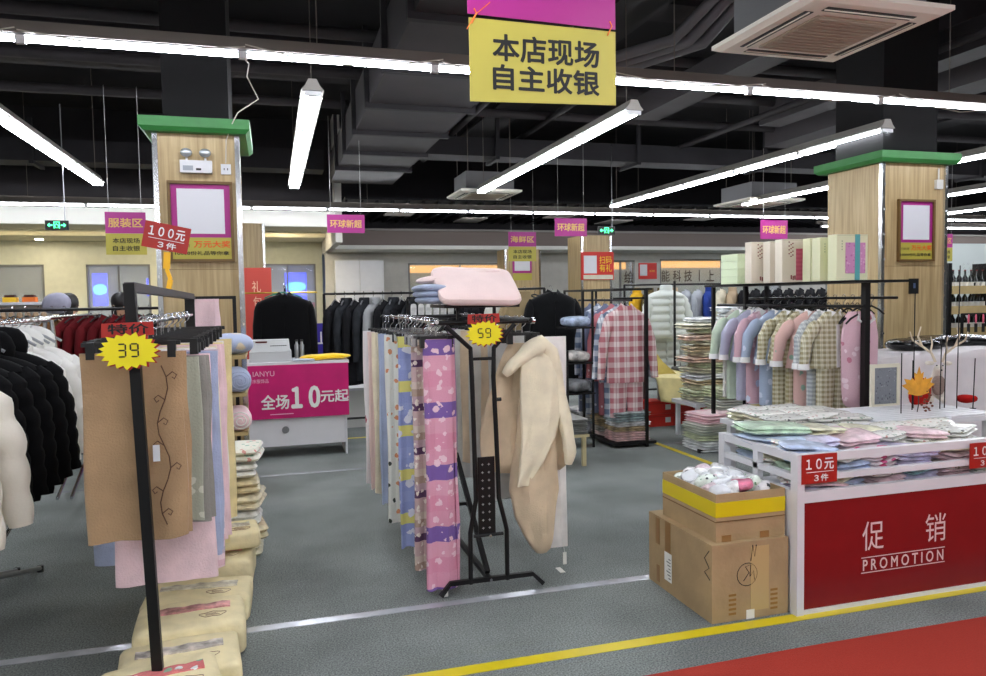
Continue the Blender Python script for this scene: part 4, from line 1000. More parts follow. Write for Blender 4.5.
for z in (.075, .31): MB().tube([(.025, -.022, z), (.025, -.012, z)], .008, 10).build('bolt', CHR, t)
MB().box(-.2, .2, -.02, .32, 1.5, 1.515).build('tray', BLK, t, False); MB().tube([(-.2, -.02, 1.508), (.2, -.02, 1.508)], .009, 8).build('tray_rim', BLK, t)
for x in (-.1, .1): MB().bar((x, .1, 1.43), (x, .1, 1.5), .015).build('tray_support', BLK, t, False)
for x in (-.27, .29): MB().tube([(x, 0, 1.425), (x-.02*(1 if x > 0 else -1), 0, 1.425)], .016, 10).build('end_cap', CHR, t)
MB().tube([(.075, -.0, 1.02), (.1, -.0, 1.02)], .01, 8).build('knob', BLK, t)
# pillows on top
PPK = fab('pillow_pink', (240, 214, 210), var=.02, sheen=.3, bs=200); PGR = fab('pillow_grey_blue', (160, 170, 196), sheen=.2)
for i, z in enumerate((1.52, 1.56, 1.6)):
    cushion('folded_pillow', 'grey blue folded pillow, %s in the pile on the tall rack' % ['lowest', 'middle', 'upper'][i], PGR, (TX-.19 - .008*i, TY+.15, z-.01*i), (.22, .26, .045), 'pillow', .1, .004, i, .8, .4, 'grey blue pillows')
pp = cushion('pillow', 'pale pink pillow peeking out behind the top one on the tall rack', PPK, (TX-.05, TY+.25, 1.645), (.46, .22, .05), 'pillow', -.12, .005, 5, .8, .4); pp.rotation_euler = (0, -.12, .12)
pk = cushion('pillow', 'large pale pink pillow lying on top of the tall rack with a small embroidered motif', PPK, (TX+.0, TY+.12, 1.575), (.44, .37, .085), 'pillow', 0, .005, 8, .7, .25, ry=0)
pk.rotation_euler = (.5, .03, -.04)
b = MB(); 
for k in range(6): b.tube([(-.13+.03*cs(k), .06+.025*sn(k), .0765), (-.12+.03*cs(k+1), .065+.02*sn(k+1), .0765)], .0018, 4)
b.build('embroidered_motif', mat('motif_gold', (196, 150, 100), .7), pk)
# left blankets
M1 = bands('purple_block_print', [(214, 186, 184), (212, 182, 182), (96, 64, 100), (204, 176, 186), (190, 164, 148), (224, 208, 196)], 4.2, (246, 236, 226), 26)
M2 = bands('pink_purple_cloud_print', [(224, 158, 180), (222, 150, 174), (226, 164, 184), (126, 96, 166)], 3.1, (240, 206, 216), 17)
M3 = bands('blue_yellow_cloud_print', [(150, 162, 214), (158, 170, 218), (150, 162, 214), (226, 220, 130)], 4.0, (226, 228, 240), 13)
M4 = spots('white_flower_print', (232, 232, 224), (50, 60, 50), (220, 150, 110), 22, .3)
M5 = bands('bear_print', [(222, 208, 186), (216, 198, 172), (222, 208, 186), (150, 130, 110)], 7, (120, 70, 70), 24)
M6 = spots('white_rose_print', (236, 230, 232), (190, 90, 110), (232, 226, 230), 9, .22)
left = [(3.77, M2, 'pink purple cloud print', .15, 1.3, .02), (3.9, M5, 'beige bear print', .15, 1.22, .06), (4.0, M1, 'purple pink banded print', .15, 1.27, .0), (4.18, M3, 'blue yellow cloud print', .15, 1.2, -.05),
        (4.42, M4, 'white flower print', .15, 1.12, -.085), (4.58, LIL, 'plain lilac grey', .14, 1.05, -.11), (4.74, CRM, 'plain cream', .14, 1.02, -.125), (4.9, PPK, 'plain pale pink', .14, 1.03, -.135), (5.05, M6, 'white rose print', .17, 1.03, -.13)]
LAB = mat('paper_tag', (236, 234, 226), .6)
for i, (y, m, nm, w_, h, dx) in enumerate(left):
    o = drape('blanket', '%s narrow blanket, %s from the front, left of the tall rack' % (nm, ordn[i]), m, w_, h, .05, i*3+1, group='blankets on the left of the tall rack', wav=.014, taper=-.1 if i < 4 else 0, edge=m if i in (0, 2) else None)
    o.location = (TX - .24 + dx, y, 1.34)
    if i in (0, 3):
        MB().tube([(.0, -.03, -h+.01), (.01, -.04, -h-.02)], .001, 4).build('tag_thread', LAB, o); MB().box(-.012, .02, -.041, -.039, -h-.035, -h+.005).build('paper_tag', LAB, o, False)
ck = Maker(hook_hanger('clip_hanger', 'black clip hanger on the left rail of the tall rack', BLKP, .1, True, 'clip hangers on the left rail of the tall rack'))
for i, e in enumerate(left): ck((TX - .24 + e[5]*.6, e[0], 1.432), 0)
eh = Maker(hook_hanger('clothes_hanger', 'empty chrome hook hanger crowded on the left rail of the tall rack', CHR, .12, True, 'crowded chrome hangers on the tall rack'))
for i in range(10): eh((TX - .24, 3.84 + i*.11, 1.437), .2*sn(i*4))
# right side pieces
DUSK = fab('dusty_lilac_cloth', (170, 156, 176)); BEI = fab('beige_fleece', (222, 200, 172)); CQ = fab('cream_quilt', (240, 228, 200), sheen=.2); GWT = fab('grey_white_cloth', (206, 206, 204))
right = [(5.05, DUSK, 'dusty lilac', .2, 1.02, -.03), (4.88, GWT, 'grey white', .2, 1.0, -.02), (4.7, BEI, 'beige', .22, .86, -.02), (4.5, GWT, 'grey white', .26, .92, 0), (4.3, BEI, 'beige', .26, .78, .02), (4.12, GWT, 'pale grey', .3, .95, .04)]
for i, (y, m, nm, w_, h, dx) in enumerate(right):
    o = drape('blanket', '%s blanket, %s from the back on the right of the tall rack' % (nm, ordn[i]), m, w_, h, .05, i*5+2, group='blankets on the right of the tall rack', wav=.012)
    o.location = (TX + .26 + dx, y, 1.34)
wq = drape('blanket', 'white blanket hanging straight at the far right of the tall rack', WHF, .16, 1.2, .04, 7, wav=.01); wq.location = (1.505, 3.95, 1.325); 
MB().box(.04, .062, -.03, -.028, -1.3, -1.23).build('paper_tag', LAB, wq, False); MB().tube([(.05, -.03, -1.23), (.045, -.02, -1.17)], .001, 4).build('tag_thread', LAB, wq)
# cream quilt with turned back fold

def quilt_sheet(name, rows, yc, th, m, parent, amp=.012, fr_=24, ph=0):
    """soft hanging sheet; rows give height, left and right edge"""
    rings = []; n = 36; dense = []
    for (z0, a0, b0), (z1, a1, b1) in zip(rows, rows[1:]):
        for q in range(4): k = q/4; dense.append((z0+(z1-z0)*k, a0+(a1-a0)*k, b0+(b1-b0)*k))
    dense.append(rows[-1]); N = len(dense)
    for i, (z, x0, x1) in enumerate(dense):
        cx, hw = (x0+x1)/2 - TX, (x1-x0)/2; k = i/(N-1); e = min(1, .35 + 3*min(k, 1-k)); r = []
        for j in range(n):
            q = 2*PI*j/n; c, s = cs(q), sn(q); x = math.copysign(abs(c)**.6, c)*hw; y = math.copysign(abs(s)**.7, s)*th/2*e
            y += amp*sn(x*fr_ + z*8 + ph) + amp*.5*sn(x*fr_*2.3 - z*13 + ph)
            r.append((cx + x, yc + y, z + .03*x*sn(z*9)))
        rings.append(r)
    return MB().loft(rings).build(name, m, parent)
BEQ = fab('beige_quilt_back', (214, 192, 162), sheen=.2)
qo = quilt_sheet('quilt', [(1.3, 1.23, 1.41), (1.17, 1.16, 1.46), (1.0, 1.1, 1.49), (.82, 1.06, 1.52), (.7, 1.055, 1.54), (.62, 1.09, 1.54), (.585, 1.16, 1.52)], 0, .06, BEQ, None, .018)
tag(qo, 'large cream and beige quilt bunched over the right side of the tall rack', 'quilt'); qo.location = (TX, 3.87, 0)
quilt_sheet('hanging_lobe', [(1.0, 1.26, 1.42), (.8, 1.24, 1.45), (.66, 1.22, 1.47), (.5, 1.2, 1.48), (.36, 1.23, 1.46), (.25, 1.28, 1.44), (.17, 1.33, 1.425), (.145, 1.355, 1.41)], -.055, .09, BEQ, qo, .016, 30, 1)
quilt_sheet('cream_fold', [(1.27, 1.26, 1.41), (1.12, 1.25, 1.47), (.95, 1.25, 1.48), (.8, 1.25, 1.44), (.66, 1.24, 1.37), (.54, 1.22, 1.29)], -.11, .05, CQ, qo, .01, 30, 2)
b = MB(); fr = []
path = [(1.17, 1.14), (1.22, 1.2), (1.3, 1.26), (1.38, 1.3), (1.44, 1.25), (1.47, 1.12), (1.49, .97), (1.515, .82), (1.53, .7), (1.52, .62)]
pts = []
for (x0, z0), (x1, z1) in zip(path, path[1:]):
    for q in range(4): pts.append((x0+(x1-x0)*q/4, z0+(z1-z0)*q/4))
b.tube([(x-TX, -.09 - .02*sn(i*.25), z) for i, (x, z) in enumerate(pts)], [.02 + .028*min(1, i/8, (len(pts)-i)/5) + .004*sn(i*.8) for i in range(len(pts))], 12, .75)
b.build('turned_back_fold', CQ, qo)
ck2 = Maker(hook_hanger('clip_hanger', 'black clip hanger on the right rail of the tall rack', BLKP, .1, True, 'clip hangers on the right rail of the tall rack'))
for i, y in enumerate((3.84, 3.95, 4.12, 4.3, 4.5, 4.7, 4.88, 5.05)): ck2((TX + .26, y, 1.432), 0)
t = thing('paper_tag', 'small paper price tag lying below the cream quilt', 'tag', (1.52, 3.9, 0)); MB().box(-.015, .015, -.04, .04, .002, .004).build('card', LAB, t, False)
# ================================================================== STOOL WITH TOWELS
t = thing('wooden_stool', 'low pale wooden stool under grey folded towels beside the cream quilt', 'stool', (2.52, 6.45, 0))
PALEW = mat('pale_pine', (206, 190, 146), .6, var=.05)
for x in (-.17, .17):
    for y in (-.17, .17): MB().bar((x, y, 0), (x, y, .27), .035).build('leg', PALEW, t, False)
MB().box(-.21, .21, -.21, .21, .271, .295).build('seat', PALEW, t, False)
TWG = fab('towel_grey', (150, 150, 146))
for i in range(4): folded('folded_towel', 'grey folded towel, %s in the stack on the wooden stool' % ['lowest', 'second', 'third', 'topmost'][i], TWG, (2.52, 6.44, .297 + i*.037), (.44 - .01*i, .42, .034), 'towel', .02*i, 2, i, 'grey towels on the stool')

# ================================================================== MIDDLE COATS
simple_rack('black rack of dark winter coats behind the tall rack', 2.57, 8.3, 1.35, 1.64, 'Y', r=.013).rotation_euler = (0, 0, .42)
VEL2 = fab('black_fleece_coat', (14, 15, 17), var=.2, sheen=.1)
gc = garment('fleece_coat', '', VEL2, 1.05, .27, .62, .1, 1.1, 0, 'flat', cat='coat', seed=4); hang(gc, 2.9, 7.58, 1.6, 1.05, label='wide black fleece coat at the front of the rack beside the plaid pyjamas')
tn = garment('coat', '', fab('coat_tan', (150, 132, 100)), .95, .24, .6, .08, 1.05, 0, 'stand', cat='coat', seed=2); hang(tn, 2.66, 7.84, 1.56, .95, label='tan coat behind the wide black fleece coat')
wt = garment('coat', '', fab('coat_offwhite', (204, 206, 196)), .95, .25, .6, .09, 1.05, 0, 'stand', cat='coat', seed=5); hang(wt, 2.55, 7.98, 1.58, .95, label='off white long coat behind the tan coat')
bk = Maker(garment('coat', '', CBK, .95, .25, .6, .08, 1.05, 0, 'stand', cat='coat', seed=9))
for i in range(4): hang(bk, 2.45 - i*.06, 8.2 + i*.14, 1.55, .95, label='black coat, %s behind the off white long coat' % ordn[i], group='black coats behind the off white coat')
ol = garment('coat', '', fab('coat_olive', (112, 102, 76)), .9, .25, .6, .08, 1.05, 0, 'stand', cat='coat', seed=9); hang(ol, 2.28, 8.8, 1.56, .9, label='olive brown coat at the back of the dark coat rack')
h4 = Maker(hook_hanger('clothes_hanger', 'dark hanger on the winter coat rack behind the tall rack', BLKP, .19, False, 'hangers on the winter coat rack'))
for i, y in enumerate((7.62, 7.84, 7.98, 8.2, 8.34, 8.48, 8.62, 8.8)): h4((2.9 - (y-7.6)*.48, y, 1.652), 0)
# black stand with bagged bits left of the plaid rack
t = thing('display_stand', 'small black stand of bagged goods just left of the plaid pyjamas', 'display stand', (2.98, 7.15, 0))
for x in (-.14, .14):
    for y in (-.12, .12): MB().bar((x, y, 0), (x, y, 1.6 if x > 0 else 1.0), .02).build('post', BLK, t, False)
for z in (.12, .55, .86, 1.22): MB().box(-.16, .16, -.14, .14, z, z+.015).build('shelf', BLK, t, False)
cushion('bagged_pillow', 'blue grey checked pillow in a clear bag on the top of the small black stand', bagm('blue_grey_bagged', (150, 164, 188), .2), (2.97, 7.13, 1.236), (.26, .26, .11), 'pillow', .1, .008, 3, .7, .4)
cushion('bagged_pillow', 'grey bagged bundle on the middle of the small black stand', bagm('grey_bagged', (180, 176, 172), .25), (2.98, 7.13, .876), (.24, .26, .12), 'bundle', -.1, .012, 4, .7, .4)
cushion('bagged_pillow', 'dark grey bagged bundle on the low shelf of the small black stand', bagm('grey_dark_bagged', (110, 112, 116), .25), (2.98, 7.13, .566), (.25, .26, .14), 'bundle', .2, .012, 6, .7, .4)
cushion('bagged_pillow', 'clear bagged dark bundle on the lowest shelf of the small black stand', bagm('grey_dark_bagged', (110, 112, 116), .25), (2.98, 7.13, .136), (.25, .26, .14), 'bundle', .2, .012, 9, .7, .4)

# ================================================================== PLAID PYJAMA RACK
t = thing('garment_rack', 'tall black box shaped rack holding plaid pyjamas over a loaded base tray', 'clothes rack', (3.5, 7.55, 0))
for x, y in ((-.2, .68), (.14, -.68), (-.2, .15), (.2, .68)): MB().bar((x, y, .0), (x, y, 1.62), .032 if y < 0 else .022).build('post', BLK, t, False)
b = MB(); b.bar((-.2, -.68, 1.61), (-.2, .68, 1.61), .022); b.bar((.2, -.68, 1.61), (.2, .68, 1.61), .022); b.bar((-.2, -.68, 1.61), (.2, -.68, 1.61), .022); b.bar((-.2, .68, 1.61), (.2, .68, 1.61), .022); b.build('top_frame', BLK, t, False)
MB().tube([(-.02, -.68, 1.5), (-.02, .68, 1.5)], .012, 8).build('hanging_rail', BLK, t); MB().tube([(-.22, -.67, 1.52), (.16, -.67, 1.52)], .01, 8).build('cross_bar', BLK, t)
MB().box(-.24, .24, -.7, .7, .03, .06).build('base_tray', BLK, t, False)
PLP = plaid('plaid_pink', (232, 218, 216), (186, 112, 120), (160, 80, 90), 9.5); PLB = plaid('plaid_blue', (216, 220, 226), (104, 118, 142), (60, 70, 100), 9); PLR = spots('rose_star_fleece', (192, 116, 124), (236, 220, 220), (230, 210, 210), 18, .2); PLN = spots('navy_star_fleece', (112, 120, 146), (214, 216, 224), (200, 204, 216), 18, .22)
py = [(6.98, PLP, 'pink and white plaid', 3.47, .19), (7.06, PLB, 'blue and white plaid', 3.46, .21), (7.2, PLR, 'dusty rose starred', 3.46, .21), (7.36, PLN, 'slate blue starred', 3.46, .21), (7.55, PLB, 'rear blue and white plaid', 3.46, .21), (7.75, PLN, 'rear slate blue', 3.46, .21)]
for i, (y, m, nm, x, sw) in enumerate(py):
    g_ = garment('pyjama_set', '', m, .78, sw + .02, .66, .06, 1.08, 0, 'flat', cat='pyjamas', seed=i+2, pants=.36 if i < 4 else .4)
    hang(g_, x, y, 1.44, .78, label='%s pyjama set with trousers on the black box rack' % nm)
h5 = Maker(hook_hanger('clothes_hanger', 'dark hanger on the plaid pyjama rack', BLKP, .15, False, 'hangers on the plaid pyjama rack'))
for e in py: h5((3.48, e[0], 1.512), 0)
BG = [('pink', bagm('bag_pink', (226, 190, 190))), ('grey', bagm('bag_grey', (160, 158, 152), .25)), ('teal grey', bagm('bag_teal', (150, 166, 168), .25)), ('tan', bagm('bag_tan', (176, 156, 122), .25)), ('white', bagm('bag_white', (218, 220, 222), .2)), ('pale pink', bagm('bag_pale_pink', (232, 208, 206))), ('slate', bagm('bag_slate', (120, 128, 140), .3))]
cols_ = [[0, 0, 3, 4, 2, 2], [5, 1, 3, 3, 3], [1, 2, 4, 4, 6], [4, 6, 1, 4]]
pos_ = ['front', 'second', 'third', 'rear']
for j, col in enumerate(cols_):
    z = .062
    for i, q in enumerate(col):
        folded('bagged_garment', '%s bagged garment, %s from the bottom of the %s pile under the plaid pyjamas' % (BG[q][0], ordn[i], pos_[j]), BG[q][1], (3.49 + .02*sn(i*3+j), 7.02 + j*.35, z), (.42, .31, .045), 'bagged garment', .08*sn(i*5+j), 2, i+j*9, 'bagged garments under the plaid pyjamas'); z += .05

# ================================================================== TABLE WITH YELLOW CLOTH, RED BOXES, WHITE PUFFER
YCL = fab('yellow_cream_cloth', (232, 218, 158), sheen=.2)
t = thing('folding_table', 'low table under the pale yellow cloth behind the pyjama racks', 'table', (4.85, 8.1, 0))
MB().box(-.5, .65, -.3, .35, .56, .585).build('tabletop', WHT, t, False)
for x in (-.45, .6):
    for y in (-.1, .3): MB().bar((x, y, 0), (x, y, .56), .03).build('leg', STEEL, t, False)
b = MB(); R_ = []
for i in range(24):
    u = i/23; x = -.62 + 1.4*u; r = []
    for j in range(14):
        v_ = j/13
        if v_ < .5: y = .36 - .7*v_*2; z = .6
        else:
            k = (v_-.5)*2; y = -.34 - .12*k - .03*sn(u*14)*k; z = .6 - k*(.27 + .16*u + .02*sn(u*9))
        r.append((x, y + .008*sn(u*22), z + .006*sn(u*17 + j)))
    R_.append(r)
b.loft(R_, cap=False, closed=False); cl = b.build('tablecloth', YCL); md = cl.modifiers.new('t', 'SOLIDIFY'); md.thickness = .006; md.offset = 1
tag(cl, 'pale yellow cloth draped over the low table above the red boxes', 'cloth').location = (4.85, 8.1, 0)
RBX = mat('red_carton', (206, 44, 34), .5)
for r_ in range(2):
    for i in range(3):
        t = thing('red_box', 'red carton with white label, %s from left in the %s row under yellow cloth' % (ordn[i], ['bottom', 'top'][r_]), 'box', (4.35 + i*.37, 7.86, .001 + r_*.152), 0, 'red cartons under the yellow cloth')
        MB().box(-.18, .18, 0, .25, 0, .148).build('carton', RBX, t, False); MB().box(.06, .13, -.003, -.0005, .045, .105).build('label', WHT, t, False); MB().box(-.18, .18, -.002, -.0005, .118, .121).build('lid_seam', mat('seam_dark_red', (120, 20, 18), .6), t, False)
b = MB(); b.loft([[(-.02, 0, .95), (.02, 0, .95), (.02, .05, .95), (-.02, .05, .95)], [(-.08, -.08, .75), (.14, -.08, .75), (.14, .1, .75), (-.08, .1, .75)], [(-.12, -.12, .6), (.3, -.12, .6), (.3, .1, .6), (-.12, .1, .6)]])
tag(b.build('draped_cloth', fab('mustard_cloth', (212, 192, 110))), 'peaked mustard cloth standing at the left of the yellow cloth', 'cloth').location = (4.3, 8.05, .005)
t = thing('coat_stand', 'thin black stand holding the white puffer jacket', 'stand', (4.86, 8.42, 0))
MB().tube([(0, 0, .02), (0, 0, 1.72)], .016, 8).build('pole', BLK, t); MB().cyl((0, 0), .2, 0, .02, 20).build('base', BLK, t)
PW2 = mat('puffer_silver_white', (206, 212, 206), .5, bump=.15, bs=60)
wj = garment('puffer_jacket', '', PW2, .62, .26, .66, .1, 1.05, .1, 'stand', cat='jacket', seed=3); hang(wj, 4.84, 8.6, 1.62, .62, label='silver white puffer jacket on the black stand behind the yellow cloth')
wj2 = garment('puffer_jacket', '', PW2, .6, .24, .5, .1, 1.0, .1, 'flat', cat='jacket', seed=5); hang(wj2, 4.93, 8.85, 1.12, .6, label='second silver white jacket hanging lower behind the first')
tag(MB().sup((0, 0, .02), (.7, .4, .05), .5, .4, 8, 20, .008, 2).build('folded_cloth', fab('dark_grey_cloth', (84, 84, 84))), 'dark grey folded cloth on the table behind the yellow cloth', 'cloth').location = (5.1, 8.22, .612)
# tall stacks right of it
ST = [('cream', bagm('stack_cream', (234, 228, 204))), ('pale green', bagm('stack_green', (206, 214, 180))), ('white', bagm('stack_white', (226, 230, 234))), ('buff', bagm('stack_buff', (208, 190, 156))), ('peach', bagm('stack_peach', (224, 196, 178)))]
t = thing('pallet_table', 'low white table under the tall textile stacks', 'table', (4.68, 7.15, 0)); MB().box(-.45, .45, -.25, .25, .36, .4).build('tabletop', WHT, t, False)
for x in (-.4, .4):
    for y in (-.2, .2): MB().bar((x, y, 0), (x, y, .36), .04).build('leg', WHT, t, False)
for j, (x, n, z0) in enumerate(((4.47, 15, .402), (4.88, 17, .402))):
    z = z0
    for i in range(n):
        q = [0, 1, 0, 3, 2, 0, 1, 4, 0, 3, 0, 4, 1, 0, 2, 2, 2][i % 17]
        folded('bagged_textile', '%s bagged textile, layer %d from the bottom of the %s tall stack' % (ST[q][0], i+1, ['left', 'right'][j]), ST[q][1], (x + .04*sn(i*3.3+j), 7.13, z), (.4 + .06*sn(i*2), .42, .058), 'bagged textile', .2*sn(i*4+j), 2, i+j*40, 'bagged textiles in the tall %s stack' % ['left', 'right'][j], nz=.009, ry=.05*sn(i*2.7)); z += .06
BO = [('silver striped', bands('silver_stripe_bag', [(200, 206, 200), (168, 174, 160), (214, 216, 204)], 40)), ('pale green', ST[1][1]), ('white', ST[2][1])]
z = .0
for i in range(5):
    q = [2, 2, 1, 0, 0][i]; folded('bagged_textile', '%s bagged textile, layer %d of the low floor stack left of the promotion bin' % (BO[q][0], i+1), BO[q][1], (4.2 + .02*sn(i*3), 6.55, z+.002), (.5, .42, .05), 'bagged textile', .1*sn(i*2), 2, i+80, 'low floor stack left of the promotion bin'); z += .055
for i in range(2): folded('bagged_textile', 'pink striped bagged textile, %s on top of the low floor stack' % ['first', 'second'][i], bands('pink_stripe_bag', [(232, 190, 196), (240, 214, 216), (222, 170, 180)], 30), (4.2, 6.55, z + i*.05), (.46, .4, .045), 'bagged textile', .12, 2, i+90)
for i in range(5): folded('bagged_textile', 'silver striped bagged textile, layer %d of the pile before the tall stacks' % (i+1), BO[0][1] if i % 2 else ST[1][1], (4.5 + .02*sn(i*3), 6.75, .0 + i*.12), (.4, .36, .115), 'bagged textile', .1*sn(i*2), 4, i+100, 'pile before the tall stacks')

# ================================================================== FAR GARMENTS
simple_rack('far black rack of dark winter jackets behind the gift boxes', 7.2, 9.9, 4.6, 1.7, 'X')
FC = [('olive', fab('far_olive', (104, 92, 62))), ('mustard', fab('far_mustard', (206, 160, 40))), ('tan', fab('far_tan', (170, 150, 124))), ('grey', fab('far_grey', (150, 154, 160))), ('blue', fab('far_blue', (40, 60, 130))), ('black', CBK), ('cream', fab('far_cream', (206, 198, 176))), ('maroon', fab('far_maroon', (80, 40, 44)))]
mk_ = {}
far = [1, 0, 0, 2, 3, 3, 4, 6, 2, 5, 5, 5, 5, 5, 5, 5, 5, 5, 5, 5, 5, 5]
cnt = {}
for i, q in enumerate(far):
    nm, m = FC[q]
    if q not in mk_: mk_[q] = Maker(garment('winter_jacket', '', m, .75, .24, .58, .085, 1.05, 0, 'flat' if q in (5, 3, 6) else 'stand', cat='jacket', open_=False, seed=q+2))
    cnt[nm] = cnt.get(nm, 0) + 1
    hang(mk_[q], 5.1 + i*.2, 9.9, 1.6, .75, .75, label='%s winter jacket, %s of its colour from the left on the far rack' % (nm, (ordn + ['eleventh', 'twelfth', 'thirteenth', 'fourteenth'])[cnt[nm]-1]), group='winter jackets on the far rack')
# ================================================================== PASTEL PYJAMA RACK
EX = 4.2
t = thing('garment_rack', 'long black rack with a top shelf of gift boxes over the pastel pyjamas', 'clothes rack', (EX, 5.5, 0))
for x, y, w_ in ((.04, -.92, .045), (.0, .5, .035), (.3, .6, .03), (-.05, .95, .03)): MB().bar((x, y, 0), (x, y, 1.615), w_).build('post', BLK, t, False)
MB().box(-.12, .36, -1.0, 1.0, 1.616, 1.635).build('top_shelf', BLK, t, False)
MB().tube([(0, -.95, 1.44), (0, .95, 1.44)], .013, 8).build('hanging_rail', BLK, t); MB().tube([(.3, -.95, 1.5), (.3, .95, 1.5)], .011, 8).build('hanging_rail', BLK, t)
MB().bar((-.25, -.9, .02), (.35, -.9, .02), .04).build('foot', BLK, t, False); MB().bar((-.25, .9, .02), (.35, .9, .02), .04).build('foot', BLK, t, False)
PST = {'pink_cloud': spots('pink_cloud_vest', (226, 186, 198), (246, 220, 228), (206, 130, 150), 12, .26), 'olive_check': plaid('olive_gingham', (226, 220, 194), (172, 164, 124), (150, 142, 104), 26), 'grey_check': plaid('grey_gingham', (222, 224, 224), (166, 172, 178), (120, 126, 134), 30),
       'peach': spots('peach_print', (224, 184, 176), (250, 226, 220), (160, 190, 170), 14, .28), 'tan_check': plaid('tan_gingham', (230, 224, 202), (164, 154, 118), (144, 134, 98), 26), 'blue': spots('baby_blue_print', (172, 186, 212), (224, 230, 244), (214, 220, 240), 14), 'pink': spots('rose_print', (216, 176, 188), (244, 214, 224), (214, 220, 240), 12),
       'lilac': fab('lilac_fleece', (188, 188, 210)), 'green': fab('mint_fleece', (192, 206, 186)), 'greyp': spots('grey_bear_print', (206, 204, 200), (160, 150, 140), (236, 226, 214), 22)}
LACE = fab('lace_white', (240, 238, 238))
def vest(label, m, x, y, ztop, L, w):
    t = thing('sleeping_vest', label, 'vest', (x, y, ztop-L)); rings = []
    for i in range(25):
        z = L*i/24; k = z/L
        a = w*(.86 + .14*sn(min(1, k*1.6)*PI*.5)) if k < .72 else w*(1 - .32*((k-.72)/.28)**1.2)
        if k < .06: a *= .8 + 3.3*k
        rings.append(ell(0, 0, z, a if k < .97 else a*.8, .05 + .012*sn(k*9), 30, 6, .03, 1, .8))
    MB().loft(rings).build('body', m, t)
    b = MB(); b.tube([(-.05, -.045, L-.01), (-.07, -.06, L-.06), (-.0, -.065, L-.1), (.07, -.06, L-.06), (.05, -.045, L-.01)], [.01, .022, .018, .022, .01], 8, .5); b.build('collar', LACE, t)
    b = MB(); b.loft([[(-.006, -.068, z), (.006, -.068, z), (.006, -.05, z), (-.006, -.05, z)] for z in (.04, L*.5, L-.12)]); b.build('placket', LACE, t)
    return t
vest('pale pink padded vest with white clouds at the front end of the pastel rack', PST['pink_cloud'], EX+.07, 4.67, 1.4, .72, .165)
gs = [(4.84, 'tan_check', 'tan gingham', .14, .78), (4.97, 'grey_check', 'grey gingham', .14, .74), (5.08, 'peach', 'peach printed', .15, .62), (5.22, 'olive_check', 'olive gingham', .15, .8), (5.36, 'tan_check', 'second tan gingham', .15, .76), (5.52, 'blue', 'baby blue', .16, .6), (5.7, 'pink', 'rose pink', .18, .62), (5.87, 'lilac', 'lilac', .16, .6), (6.0, 'green', 'mint green', .15, .6), (6.14, 'greyp', 'grey bear print', .15, .6)]
for i, (y, mk, nm, sw, L) in enumerate(gs):
    if y > 6.45: continue
    g_ = garment('pyjama_set', '', PST[mk], .46 if i > 4 or i == 2 else .44, sw*1.12, .33, .055, 1.2, 0, 'flat', LACE, cat='pyjamas', seed=i+3, pants=.36, spr=1.5)
    hang(g_, EX - .02 + .015*sn(i*3), y, 1.4, .46 if i > 4 or i == 2 else .44, .25*sn(i*2.3) - .15, label='%s pyjama set on the pastel rack under the gift boxes' % nm)
h6 = Maker(hook_hanger('clothes_hanger', 'black hanger on the pastel pyjama rack', BLKP, .11, False, 'hangers on the pastel pyjama rack'))
for y in [4.67] + [g[0] for g in gs]: h6((EX, y, 1.452), 0)
h7 = Maker(hook_hanger('clothes_hanger', 'empty black hanger on the rear rail beside the right column', BLKP, .12, False, 'empty black hangers on the rear rail'))
for i in range(14): h7((EX+.3, 4.8 + i*.1, 1.512), 0)
h8 = Maker(hook_hanger('clothes_hanger', 'spare black hanger crowded between the pastel pyjamas', BLKP, .1, False, 'spare black hangers on the pastel rack', BLKP))
for i in range(16): h8((EX, 4.62 + i*.1, 1.452), .3*sn(i*2))
# gift boxes on the shelf
GBX = mat('gift_box_cream', (234, 234, 196), .5); GBG = mat('gift_box_teal', (96, 176, 180), .4)
def giftbox(label, x, y, w, d, h, window=None, wm=None, band=False, flor=False, base=GBX, rz=0):
    t = thing('gift_box', label, 'gift box', (x, y, 1.636), rz)
    MB().box(-w/2, w/2, 0, d, 0, h).build('box_body', base, t, False)
    MB().box(-w/2+.004, w/2-.004, -.0015, -.0003, h*.97, h*.975).build('lid_edge', mat('edge_olive', (190, 190, 140), .5), t, False)
    if window:
        u0, u1, v0, v1 = window; MB().box(w*u0, w*u1, -.002, -.0005, h*v0, h*v1).build('window', wm, t, False)
    if band: MB().box(w*.08, w*.24, -.004, -.0022, 0, h).build('teal_band', GBG, t, False)
    if flor:
        for v0, dv, u0 in ((.6, .03, -.2), (.06, .008, -.12)):
            b = MB()
            for k in range(12): b.cb((w*u0 + .02*sn(k*2.1), -.002, h*(v0 + dv*k)), (.012, .002, .009))
            b.build('blossom_print', mat('blossom_dark_red', (140, 60, 60), .5), t, False)
    else:
        b = MB()
        for k in range(4): b.cb((-w*.33, -.0016, h*(.85 - k*.06)), (.007, .0015, .009))
        b.build('small_print', mat('print_olive', (150, 160, 120), .5), t, False)
    return t
PWN = spots('window_pink_fabric', (214, 150, 196), (230, 180, 214), (196, 120, 176), 40); RWN = bands('window_rose_fabric', [(214, 110, 130), (206, 96, 120)], 30); OWN = mat('window_olive', (206, 200, 130), .5); LWN = mat('window_lime', (232, 230, 150), .5)
giftbox('large cream gift box with pink window and teal band, rightmost on the shelf', 4.15, 4.62, .28, .09, .34, (-.22, .42, .15, .82), PWN, True)
giftbox('cream gift box with olive window left of the pink window one', 4.14, 4.8, .25, .09, .33, (-.1, .3, 0, .55), OWN)
giftbox('cream gift box with lime window behind the olive window one', 4.2, 4.98, .25, .09, .34, (-.3, .2, .2, .8), LWN)
